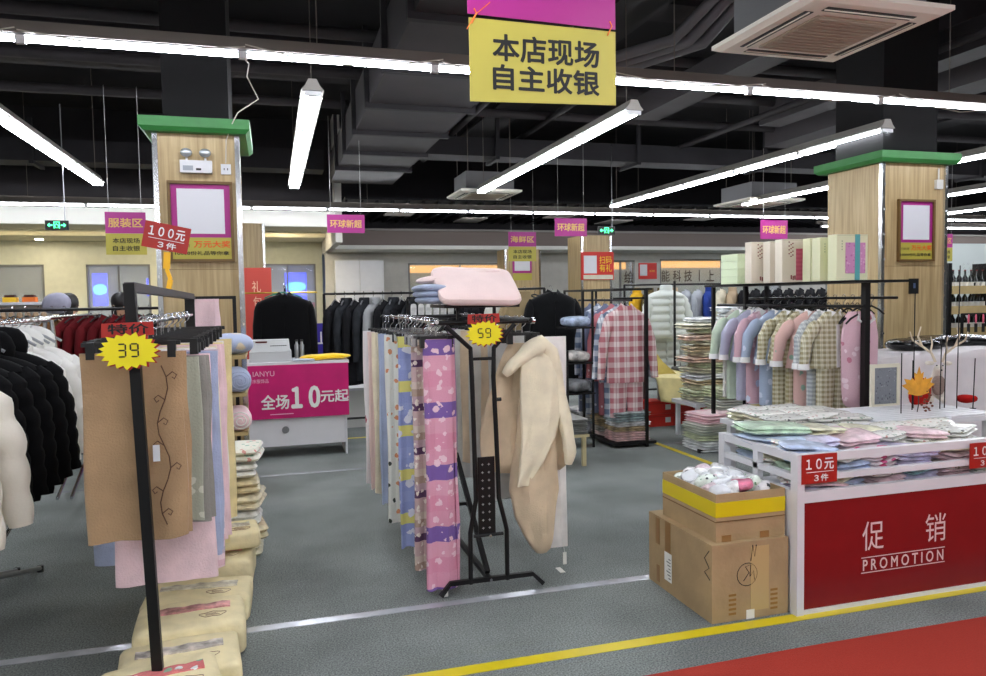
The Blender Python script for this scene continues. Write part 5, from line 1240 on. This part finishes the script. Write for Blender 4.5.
giftbox('cream gift box with tall rose window and blossom print', 4.08, 5.15, .27, .09, .345, (-.02, .46, .04, .78), RWN, False, True, mat('gift_box_ivory', (236, 226, 208), .5))
giftbox('ivory gift box with blossom print, second from the left of the tall ones', 4.13, 5.38, .26, .09, .345, (-.02, .3, .04, .6), OWN, False, True, mat('gift_box_ivory', (236, 226, 208), .5))
giftbox('ivory gift box with blossom print, leftmost of the tall ones', 4.06, 5.52, .28, .09, .35, (.0, .3, .04, .6), mat('window_greige', (200, 184, 160), .5), False, True, mat('gift_box_ivory', (236, 226, 208), .5))
for i in range(4):
    t = thing('gift_box', 'flat pale green gift box, %s in the pile at the left shelf end' % ['lowest', 'second', 'third', 'topmost'][i], 'gift box', (4.07, 5.72, 1.636 + i*.066), 0, 'flat green gift boxes')
    MB().box(-.15, .15, 0, .25, 0, .064).build('box_body', mat('gift_box_green', (222, 236, 200), .5), t, False); MB().box(.02, .09, -.002, -.0005, 0, .064).build('teal_band', GBG, t, False)

# ================================================================== PROMOTION BIN
BX0, BX1, BY0, BY1 = 2.362, 4.0, 2.965, 3.62
t = thing('promotion_bin', 'white framed promotion bin with red front panel and slatted rails', 'display bin', (BX0, BY0, 0)); W, D = BX1-BX0, BY1-BY0
for x, y in ((0, 0), (0, D-.05), (W-.04, 0), (W-.04, D-.05)): MB().box(x, x+.04, y, y+.05, 0, .78).build('post', WHT, t, False)
for z0, z1 in ((.74, .78), (.65, .678), (.545, .6), (.0, .022)): MB().box(.041, W-.041, .006, .04, z0, z1).build('front_rail', WHT, t, False)
for z0, z1 in ((.74, .78), (.65, .68), (.53, .6)): MB().box(.006, .04, .051, D-.051, z0, z1).build('side_rail', WHT, t, False)
MB().box(.006, .04, D*.48, D*.48+.04, .6005, .7395).build('side_upright', WHT, t, False)
for z0, z1 in ((.72, .77),): MB().box(.051, W-.051, D-.04, D-.006, z0, z1).build('back_rail', WHT, t, False)
MB().box(.045, W-.045, .045, D-.045, .5, .52).build('tray', WHT, t, False)
MB().box(.012, .03, .051, D-.051, 0, .5295).build('side_panel', WHT, t, False)
rp = MB().box(.041, W-.041, .014, .034, .0225, .5445).build('front_panel', mat('panel_red', (132, 24, 27), .25, var=.02), t, False)
HEI = mat('panel_text', (232, 200, 196), .5)
def serif(ch, w_, h_, c): return txt(ch, w_, h_, HEI, t, c, 'Y', bold=-.004)
serif('促', .13, .145, (.455, .0125, .345)); serif('销', .13, .145, (.845, .0125, .345))
txt('P R O M O T I O N', .5, .055, HEI, t, (.645, .0125, .2), bold=.01)
for z in (.238, .162): MB().box(.385, .905, .0118, .013, z-.002, z+.002).build('rule_line', HEI, t, False)
price_plate('red 10 yuan price plate at the left corner of the promotion bin', BX0+.12, BY0-.006, .71, .2, .14, '１０元', '３件')
price_plate('red 10 yuan price plate at the right of the promotion bin', BX0+1.14, BY0-.006, .70, .2, .13, '１０元', '３件')
HC = [('pale blue', bagm('heap_blue', (184, 198, 226))), ('white printed', spots('heap_white_print', (234, 232, 226), (150, 170, 150), (200, 150, 140), 40, .3, .5, True)), ('pale pink', bagm('heap_pink', (232, 200, 206))), ('mint green', bagm('heap_mint', (198, 222, 196))), ('cream', bagm('heap_cream', (232, 226, 196))), ('bright pink trimmed', spots('heap_bright', (236, 226, 230), (232, 90, 150), (120, 200, 120), 14, .35, .4, True)), ('lilac', bagm('heap_lilac', (206, 200, 226))), ('aqua', bagm('heap_aqua', (160, 206, 208))), ('grey printed', spots('heap_grey_print', (216, 216, 210), (90, 90, 90), (160, 150, 120), 36, .28, .5, True))]
rnd = random.Random(11); cnt = {}
pl_ = {'left': (2.42, 2.86), 'middle': (2.86, 3.3), 'right': (3.3, 3.8)}
for sec, (xa, xb) in pl_.items():
    for r_ in range(3):
        for i in range(2):
            lvl = 6 if sec == 'left' else 6
            for L_ in range(lvl if r_ else lvl - 1):
                q = rnd.choice({'left': (0, 3, 4, 1, 6), 'middle': (1, 5, 6, 4, 2, 7), 'right': (1, 8, 4, 1, 2)}[sec])
                if L_ < (0 if r_ == 0 else 3): continue
                w_, d_ = rnd.uniform(.2, .27), rnd.uniform(.17, .2)
                x = xa + (xb-xa)*(i+.5)/2 + rnd.uniform(-.03, .03); y = BY0 + .165 + r_*.17 + rnd.uniform(-.01, .01)
                x = min(max(x, BX0 + .05 + w_/2), BX1 - .2)
                z = .523 + L_*.044
                nm = HC[q][0]; cnt[(sec, r_, nm)] = cnt.get((sec, r_, nm), 0) + 1
                folded('bagged_garment', '%s bagged garment, %s such in the %s %s of the promotion bin' % (nm, ordn[cnt[(sec, r_, nm)]-1], ['front', 'centre', 'back'][r_], sec), HC[q][1], (x, y, z), (w_, d_, .04), 'bagged garment', rnd.uniform(-.5, .5), 2, rnd.randint(0, 999), 'bagged garments heaped in the promotion bin', rx=rnd.uniform(-.08, .08), ry=rnd.uniform(-.1, .1), nz=.009)
# top-heap features
def topc(nm, x, y, z, d, rz, q, seed): folded('bagged_garment', nm, HC[q][1], (x, y, z), d, 'bagged garment', rz, 2, seed, 'bagged garments on top of the promotion bin', ry=.05, nz=.014)
topc('pale blue bagged cloth lying over the front left corner of the promotion bin', 2.52, 3.1, .755, (.26, .18, .045), -.35, 0, 3)
topc('mint green bagged cloth on the heap at the back left of the promotion bin', 2.6, 3.48, .79, (.4, .24, .05), -.1, 3, 4)
topc('pale blue flat packet under the mint green one at the back left', 2.56, 3.4, .755, (.4, .26, .03), -.05, 0, 5)
topc('cream bagged cloth right of the mint green one', 2.86, 3.44, .775, (.26, .24, .04), .15, 4, 6)
topc('peach envelope sticking out under the lower rail beside the left price plate', 2.55, 3.02, .61, (.28, .07, .012), .04, 2, 9)
# heap on the display behind the bin
t = thing('display_table', 'white table behind the promotion bin loaded with printed packets', 'table', (3.5, 3.93, 0)); MB().box(-.75, .95, -.27, .27, .72, .75).build('tabletop', WHT, t, False)
for x in (-.7, .9):
    for y in (-.22, .22): MB().bar((x, y, 0), (x, y, .72), .04).build('leg', WHT, t, False)
b = MB()
for i in range(9): b.box(.0, .93, -.26 + i*.058, -.215 + i*.058, .7515, .763)
b.build('slats', WHT, t, False)
rnd = random.Random(5); cnt = {}
for j in range(3):
    for i in range(3):
        for L_ in range(3 - (i == 2)):
            q = (1, 8, 1, 4)[rnd.randint(0, 3)]; nm = HC[q][0]; key = (i, j, nm); cnt[key] = cnt.get(key, 0) + 1
            folded('bagged_garment', '%s packet, %s such in the %s %s pile on the table behind the bin' % (nm, ordn[cnt[key]-1], ['front', 'middle', 'rear'][j], ['left', 'centre', 'right'][i]), HC[q][1], (2.9 + i*.235 + rnd.uniform(-.02, .02), 3.76 + j*.17, .752 + L_*.024), (.25, .18, .022), 'bagged garment', rnd.uniform(-.5, .5), 1, rnd.randint(0, 999), 'printed packets on the white table', nz=.008, ry=rnd.uniform(-.06, .06))
# picture frame
t = thing('picture_frame', 'cream picture frame with grey speckled picture beside the pink vest', 'picture frame', (4.02, 4.15, .752), -.0)
b = MB(); b.box(-.12, -.095, 0, .02, 0, .3); b.box(.095, .12, 0, .02, 0, .3); b.box(-.095, .095, 0, .02, .275, .3); b.box(-.095, .095, 0, .02, 0, .025); b.build('frame', mat('frame_ivory', (226, 220, 200), .5), t, False)
MB().box(-.094, .094, .006, .014, .026, .274).build('picture', spots('grey_speckle', (128, 132, 140), (90, 94, 104), (150, 154, 160), 60, .35), t, False)
MB().bar((0, .02, .2), (0, .09, .0), .02).build('stand', PALEW, t, False)
# deer, leaf, sticks on white table
def maple(label, x, y, z, s, m, rz=0):
    t = thing('maple_leaf', label, 'leaf', (x, y, z), rz); pts = []
    half = [(0, 1.0), (.09, .74), (.2, .8), (.17, .5), (.3, .62), (.34, .54), (.62, .6), (.52, .42), (.72, .36), (.42, .16), (.46, .06), (.08, -.02)]
    P = half + [(-a, b_) for a, b_ in reversed(half[1:])]
    b = MB(); n = len(P); cv_ = (0, 0, .2*s); vs = [(cv_[0], -.03*s, cv_[2])] + [(a*s, .02*s*(abs(a)*2), b_*s) for a, b_ in P]
    b._add(vs, [(0, i+1, (i+1) % n + 1) for i in range(n)]); o = b.build('leaf_blade', m, t, False); md = o.modifiers.new('t', 'SOLIDIFY'); md.thickness = .003
    MB().tube([(0, 0, 0), (.01*s, 0, -.3*s), (0, .01, -.62*s)], .003, 6).build('stalk', BRN, t)
    b = MB()
    for a, b_ in ((0, .9), (.6, .55), (-.6, .55), (.4, .12), (-.4, .12)): b.tube([(0, -.006*s, .0), (a*s*.5, -.012*s, b_*s*.5), (a*s*.95, .012*s*abs(a)*2, b_*s*.95)], .0015, 4)
    b.build('veins', mat('leaf_vein', (170, 110, 40), .6), t); return t
maple('large orange yellow maple leaf standing on the white table', 4.0, 3.86, .875, .185, mat('leaf_orange', (226, 158, 50), .6, var=.15, vs=9))
b = MB()
for k in range(26): b.sup((.03*sn(k*2.4), .02*cs(k*1.7), .0 + k*.007), (.016, .016, .016), 1, 1, 5, 8)
tag(b.build('dried_flower_cluster', mat('flower_brown', (120, 70, 50), .8)), 'small brown dried flower cluster beside the maple leaf', 'dried flowers').location = (4.09, 3.88, .755)
for i, (x, y, h) in enumerate(((3.86, 3.86, .4), (4.04, 3.95, .34), (4.1, 4.0, .78), (4.24, 3.92, .5), (4.3, 3.94, .62), (4.36, 3.9, .96), (4.5, 3.9, .34))):
    t = thing('thin_stake', 'thin dark upright stake, %s from the left before the white draped table' % ordn[i], 'stake', (x, y, .752), 0, 'thin dark stakes'); MB().tube([(0, 0, .004), (.002*i, 0, h)], .0035, 6).build('stake_rod', BLK, t); MB().cyl((0, 0), .02, 0, .004, 12).build('stake_base', BLK, t)
FUR = fab('deer_fur_white', (226, 218, 206), bump=.6, bs=90); FURG = fab('deer_fur_grey', (150, 132, 122), bump=.6, bs=90)
t = thing('toy_deer', 'white plush deer ornament with tall antlers on the white table', 'deer ornament', (4.5, 4.2, .752), -.6)
t.scale = (.85, .85, .85)
skin_mesh('body', [((0, .22, .12), (.07, .075)), ((0, .08, .12), (.06, .07)), ((0, -.02, .15), (.055, .07)), ((0, -.06, .24), .04), ((0, -.1, .31), (.042, .045)), ((0, -.16, .29), .024), ((.04, -.04, .05), .022), ((.045, -.1, .018), .018), ((-.04, -.04, .05), .022), ((-.045, -.1, .018), .018), ((.06, .2, .04), .03), ((.07, .12, .018), .018), ((-.06, .2, .04), .03), ((-.07, .12, .018), .018)],
          [(0, 1), (1, 2), (2, 3), (3, 4), (4, 5), (2, 6), (6, 7), (2, 8), (8, 9), (0, 10), (10, 11), (0, 12), (12, 13)], FUR, t)
b = MB(); b.sup((0, -.09, .16), (.1, .06, .17), .9, .8, 10, 18, .006, 2); b.build('chest_fur', FURG, t)
for s in (-1, 1):
    b = MB(); b.tube([(s*.025, -.1, .35), (s*.05, -.09, .42), (s*.12, -.08, .48), (s*.15, -.08, .56), (s*.13, -.08, .64)], [.011, .01, .009, .008, .005], 8)
    b.tube([(s*.06, -.09, .43), (s*.05, -.1, .5), (s*.06, -.1, .56)], [.009, .007, .004], 8); b.tube([(s*.12, -.08, .48), (s*.19, -.08, .53), (s*.21, -.08, .6)], [.009, .007, .004], 8)
    b.build('antler', mat('antler_beige', (216, 200, 176), .7), t)
    b = MB(); b.sup((s*.065, -.09, .34), (.07, .02, .035), .9, .9, 6, 12); b.build('ear', FUR, t)
    b = MB(); b.sup((s*.022, -.135, .325), (.012, .01, .012), 1, 1, 6, 10); b.build('eye', INK, t)
b = MB(); b.sup((0, -.185, .292), (.018, .014, .014), 1, 1, 6, 10); b.build('nose', INK, t)
b = MB(); b.sup((0, 0, .1), (.15, .08, .2), .7, .5, 10, 20, .02, 4)
tag(b.build('red_stocking', fab('deep_red_felt', (176, 30, 26))), 'deep red felt shape between the maple leaf and the deer', 'felt ornament').location = (4.3, 4.14, .753)
b = MB(); b.sup((0, 0, .03), (.12, .1, .06), .8, .6, 8, 20, .01, 6); tag(b.build('red_cloth', fab('deep_red_felt', (176, 30, 26))), 'deep red cloth lying right of the deer', 'cloth').location = (4.68, 4.1, .753)
# draped white table with black glossy bags
b = MB(); R_ = []
nU = 60
def drape_ring(k):
    r = []
    for j in range(nU):
        a = 2*PI*j/nU; c, s = cs(a), sn(a); x = math.copysign(abs(c)**.5, c); y = math.copysign(abs(s)**.5, s)
        gx, gy = .88, .36
        f = (1 + (.05 + .07*sn(a*8) + .05*sn(a*19+1))*min(1, k*1.6)); 
        r.append((x*gx*f, y*gy*f, 1.02 - .97*k + (.03*sn(a*3) if 0 < k < .1 else 0)))
    return r
t0 = []
for q in (.05, .5, .85, .97):
    r = drape_ring(0); t0.append([(x*q, y*q, 1.02 + .05*cs(x*q*2.2) + .02*sn(x*7*q)) for x, y, z in r])
R_ = t0 + [drape_ring(k) for k in (.01, .05, .15, .35, .6, .85, 1)]
b.loft(R_, cap=True); dt = b.build('white_drape', fab('white_drape_cloth', (232, 226, 228), var=.02)); tag(dt, 'large display covered to the floor with a rumpled white cloth', 'draped display').location = (5.42, 5.02, 0)
GLB = mat('glossy_black_bag', (12, 12, 14), .18, bump=.8, bs=18)
for i in range(5):
    b = MB(); b.sup((0, 0, .05), (.42, .34, .1), .8, .6, 10, 22, .02, i); tag(b.build('glossy_black_bag', GLB), 'glossy black bag, %s from the left on the white draped display' % ordn[i], 'bag', 'glossy black bags').location = (5.2 + i*.26, 5.08 + .05*sn(i*2), 1.045 + .02*sn(i))
# ================================================================== CARTONS
def carton(label, x0, x1, y0, y1, z0, z1, open_top=False):
    t = thing('cardboard_box', label, 'cardboard box', ((x0+x1)/2, (y0+y1)/2, z0)); a, c, h = (x1-x0)/2, (y1-y0)/2, z1-z0
    if open_top:
        b = MB(); w_ = .006; b.box(-a, a, -c, c, 0, w_); b.box(-a, a, -c, -c+w_, w_, h); b.box(-a, a, c-w_, c, w_, h); b.box(-a, -a+w_, -c+w_, c-w_, w_, h); b.box(a-w_, a, -c+w_, c-w_, w_, h); b.build('carton_body', CARD, t, False)
    else:
        b = MB(); b.box(-a, a, -c, c, 0, h-.004); b.build('carton_body', CARD, t, False)
        MB().box(-a, a, -c, -.002, h-.0035, h).build('top_flap', CARD, t, False); MB().box(-a, a, .002, c, h-.0035, h).build('top_flap', CARD, t, False)
    return t, a, c, h
BRT = mat('brown_tape', (146, 108, 62), .35); 
t, a, c, h = carton('large closed cardboard box on the floor against the promotion bin', 1.935, 2.355, 3.02, 3.63, .001, .375)
MB().box(-a-.002, -a-.0003, c*.25, c*.42, h*.55, h-.002).build('brown_tape', BRT, t, False); MB().box(-a-.002, -a-.0003, c*.62, c*.75, h*.6, h-.01).build('brown_tape', BRT, t, False); MB().box(-a-.002, -a-.0003, c*.62, c*.72, .02, h*.3).build('brown_tape', BRT, t, False)
MB().box(-a-.003, -a-.0021, c*.2, c*.44, h*.16, h*.56).build('shipping_label', LAB, t, False)
b = MB()
for k in range(7): b.box(-a-.0035, -a-.0031, c*.23, c*(.3 + .1*((k*37) % 3)/3), h*(.2+.045*k), h*(.215+.045*k))
b.build('label_lines', mat('label_grey_ink', (110, 110, 110), .6), t, False)
MRK = mat('marker_ink', (40, 34, 28), .7); STP = mat('stamp_ink', (150, 110, 50), .7)
b = MB(); y = -c-.0012
b.tube([(-.02 + .055*cs(q*.35), y, h*.58 + .055*sn(q*.35)) for q in range(19)], .0018, 4)
b.tube([(-.04, y, h*.5), (-.01, y, h*.6), (-.03, y, h*.68), (.0, y, h*.7), (-.005, y, h*.55), (.015, y, h*.62), (.02, y, h*.5)], .002, 4)
b.tube([(-.0, y, h*.75), (.01, y, h*.95), (.02, y, h*.8), (.03, y, h*.95)], .0025, 4); b.build('marker_scribble', MRK, t)
b = MB(); b.tube([(-a-.0015, -c*.93, h*.92), (-a-.0015, -c*.8, h*.8), (-a-.0015, -c*.93, h*.7), (-a-.0015, -c*.8, h*.62), (-a-.0015, -c*.95, h*.55)], .0025, 4); b.build('marker_scribble', MRK, t)
for x in (-.1, .13): 
    b = MB()
    for k in range(5): b.box(x-.02, x+.02, -c-.001, -c-.0003, h*(.08+.06*k), h*(.11+.06*k))
    b.build('stamp_mark', STP, t, False)
MB().box(.0, .1, -c-.002, -c-.0003, h*.1, h*.93).build('clear_tape', mat('clear_tape', (196, 170, 120), .12), t, False)
MB().box(-.025, .02, -c-.0025, -c-.0021, .0, h*.12).build('torn_paper', LAB, t, False)
t, a, c, h = carton('open cardboard box with yellow tape stacked on the larger one', 1.975, 2.358, 3.05, 3.55, .376, .605, True)
b = MB(); b.box(-a-.002, a+.0003, -c-.002, -c-.0003, h*.52, h*.83); b.box(-a-.002, -a-.0003, -c, c, h*.52, h*.83); b.build('yellow_tape_band', TAPE, t, False)
b = MB(); b.box(-a-.004, a, -c-.004, -c-.0025, h*.42, h*.44); b.box(-a-.004, -a-.0025, -c, c, h*.42, h*.44); b.build('lid_edge', mat('cardboard_dark_edge', (120, 90, 54), .9), t, False)
for x in (-.16, .05): MB().box(x, x+.05, -c-.003, -c-.0005, .0, h*.14).build('brown_tape', BRT, t, False)
SK = [('white', bagm('sock_white', (230, 230, 232), .2)), ('pink', bagm('sock_pink', (200, 110, 136), .3)), ('mint printed', spots('sock_mint', (222, 232, 220), (110, 160, 120), (60, 60, 70), 40, .3, .3, True)), ('black trimmed', spots('sock_black', (226, 224, 224), (40, 40, 44), (60, 60, 60), 26, .35, .3, True)), ('pale pink', bagm('sock_pale_pink', (234, 200, 206), .2)), ('clear plastic', mat('plastic_film', (226, 228, 232), .12, bump=.8, bs=30, spec=.8))]
rnd = random.Random(21); cnt = {}
for i in range(30):
    q = rnd.choice((0, 0, 5, 2, 3, 4, 5, 0)) if i > 5 else (5, 0, 1, 2, 3, 4)[i]
    gx, gy = i % 5, (i // 5) % 6; lay_ = 0
    x = 2.055 + gx*.055 + rnd.uniform(-.01, .01); y = 3.13 + gy*.068 + rnd.uniform(-.01, .01); z = .555 + .018 + rnd.uniform(0, .035) + .02*sn(PI*gx/4)
    nm = SK[q][0]; cnt[nm] = cnt.get(nm, 0) + 1; row_ = ['front', 'second', 'third', 'fourth', 'fifth', 'rear'][gy]
    b = MB(); b.sup((0, 0, 0), (.095, .1, .06), .8, .7, 10, 22, .022, i, None, 15); o = b.build('bagged_socks', SK[q][1]); o.location = (x, y, z); o.rotation_euler = (rnd.uniform(-.3, .3), rnd.uniform(-.3, .3), rnd.uniform(-1, 1))
    tag(o, '%s bagged socks, place %s in the %s row inside the open cardboard box' % (nm, ['one', 'two', 'three', 'four', 'five'][gx], row_), 'bagged socks', 'bagged socks in the open box')
# ================================================================== WINE SHELF
t = thing('wine_shelf', 'wooden shelf of dark bottles right of the right column', 'shelf', (10.15, 9.0, 0))
for x in (-.5, .4): MB().box(x, x+.06, -.2, .2, 0, 1.95).build('upright', BLK, t, False)
for z in (.55, .88, 1.2, 1.5): MB().box(-.44, .4, -.2, .2, z, z+.04).build('shelf_board', WOODL, t, False); MB().box(-.44, .4, -.215, -.2005, z-.01, z+.11).build('shelf_lip', WOODL, t, False)
BTL = mat('bottle_dark_glass', (14, 18, 16), .1); bt = thing('wine_bottle', '', 'bottle')
MB().lathe([(.001, 0), (.037, 0), (.037, .19), (.013, .24), (.013, .3), (.001, .3)], seg=16).build('glass', BTL, bt); MB().cyl((0, 0), .015, .301, .315, 12).build('capsule', mat('capsule_red', (120, 20, 30), .4), bt)
MB().cyl((0, 0), .0378, .05, .13, 16).build('paper_label', LAB, bt)
wb = Maker(bt)
for r_, z in enumerate((.591, .921, 1.241, 1.541)):
    for i in range(7): wb((9.78 + i*.115, 8.95, z), 0, label='dark bottle, %s from the left on the %s board of the far right shelf' % (ordn[i], ['lowest', 'second', 'third', 'top'][r_]), group='wine bottles on the %s board' % ['lowest', 'second', 'third', 'top'][r_])
t = thing('wall_partition', 'pale partition behind the wine shelf', 'partition', (11.2, 10.2, 0)); MB().box(-1.5, 3, 0, .08, 0, 2.35).build('panel', mat('partition_pale', (206, 214, 212), .7), t, False)
t = thing('potted_plant', 'small leafy plant on top of the wine shelf', 'plant', (10.35, 9.0, 1.56)); MB().cyl((0, 0), .06, .0, .1, 14, .075).build('pot', BLKP, t)
b = MB(); rnd = random.Random(2)
for k in range(60):
    a = rnd.uniform(0, 2*PI); r_ = rnd.uniform(.02, .16); z = rnd.uniform(.12, .38); p = Vector((r_*cs(a), r_*sn(a), z)); b._add([p, p + Vector((.03, .01, .02)), p + Vector((.045, .0, .045)), p + Vector((.01, -.015, .03))], [(0, 1, 2, 3)])
b.build('leaves', mat('leaf_dark_green', (50, 80, 46), .7), t, False)
t = thing('hook_rack', 'small black rail with pink handled utensils beneath the wine shelf', 'hook rack', (9.9, 8.7, 0)); MB().bar((-.1, 0, 0), (-.1, 0, 1.2), .03).build('post', BLK, t, False); MB().bar((.5, 0, 0), (.5, 0, 1.2), .03).build('post', BLK, t, False); MB().bar((-.1, 0, 1.19), (.5, 0, 1.19), .03).build('rail', BLK, t, False)
for i in range(4):
    u = thing('utensil', 'pink handled black utensil, %s from the left on the small black rail' % ordn[i], 'utensil', (9.88 + i*.14, 8.66, .92), 0, 'pink handled utensils')
    b = MB(); b.sup((0, 0, .2), (.03, .02, .14), .8, .8, 8, 12); b.build('handle', mat('handle_pink', (226, 100, 130), .4), u); MB().box(-.02, .02, -.01, .01, 0, .13).build('blade', BLKP, u, False)
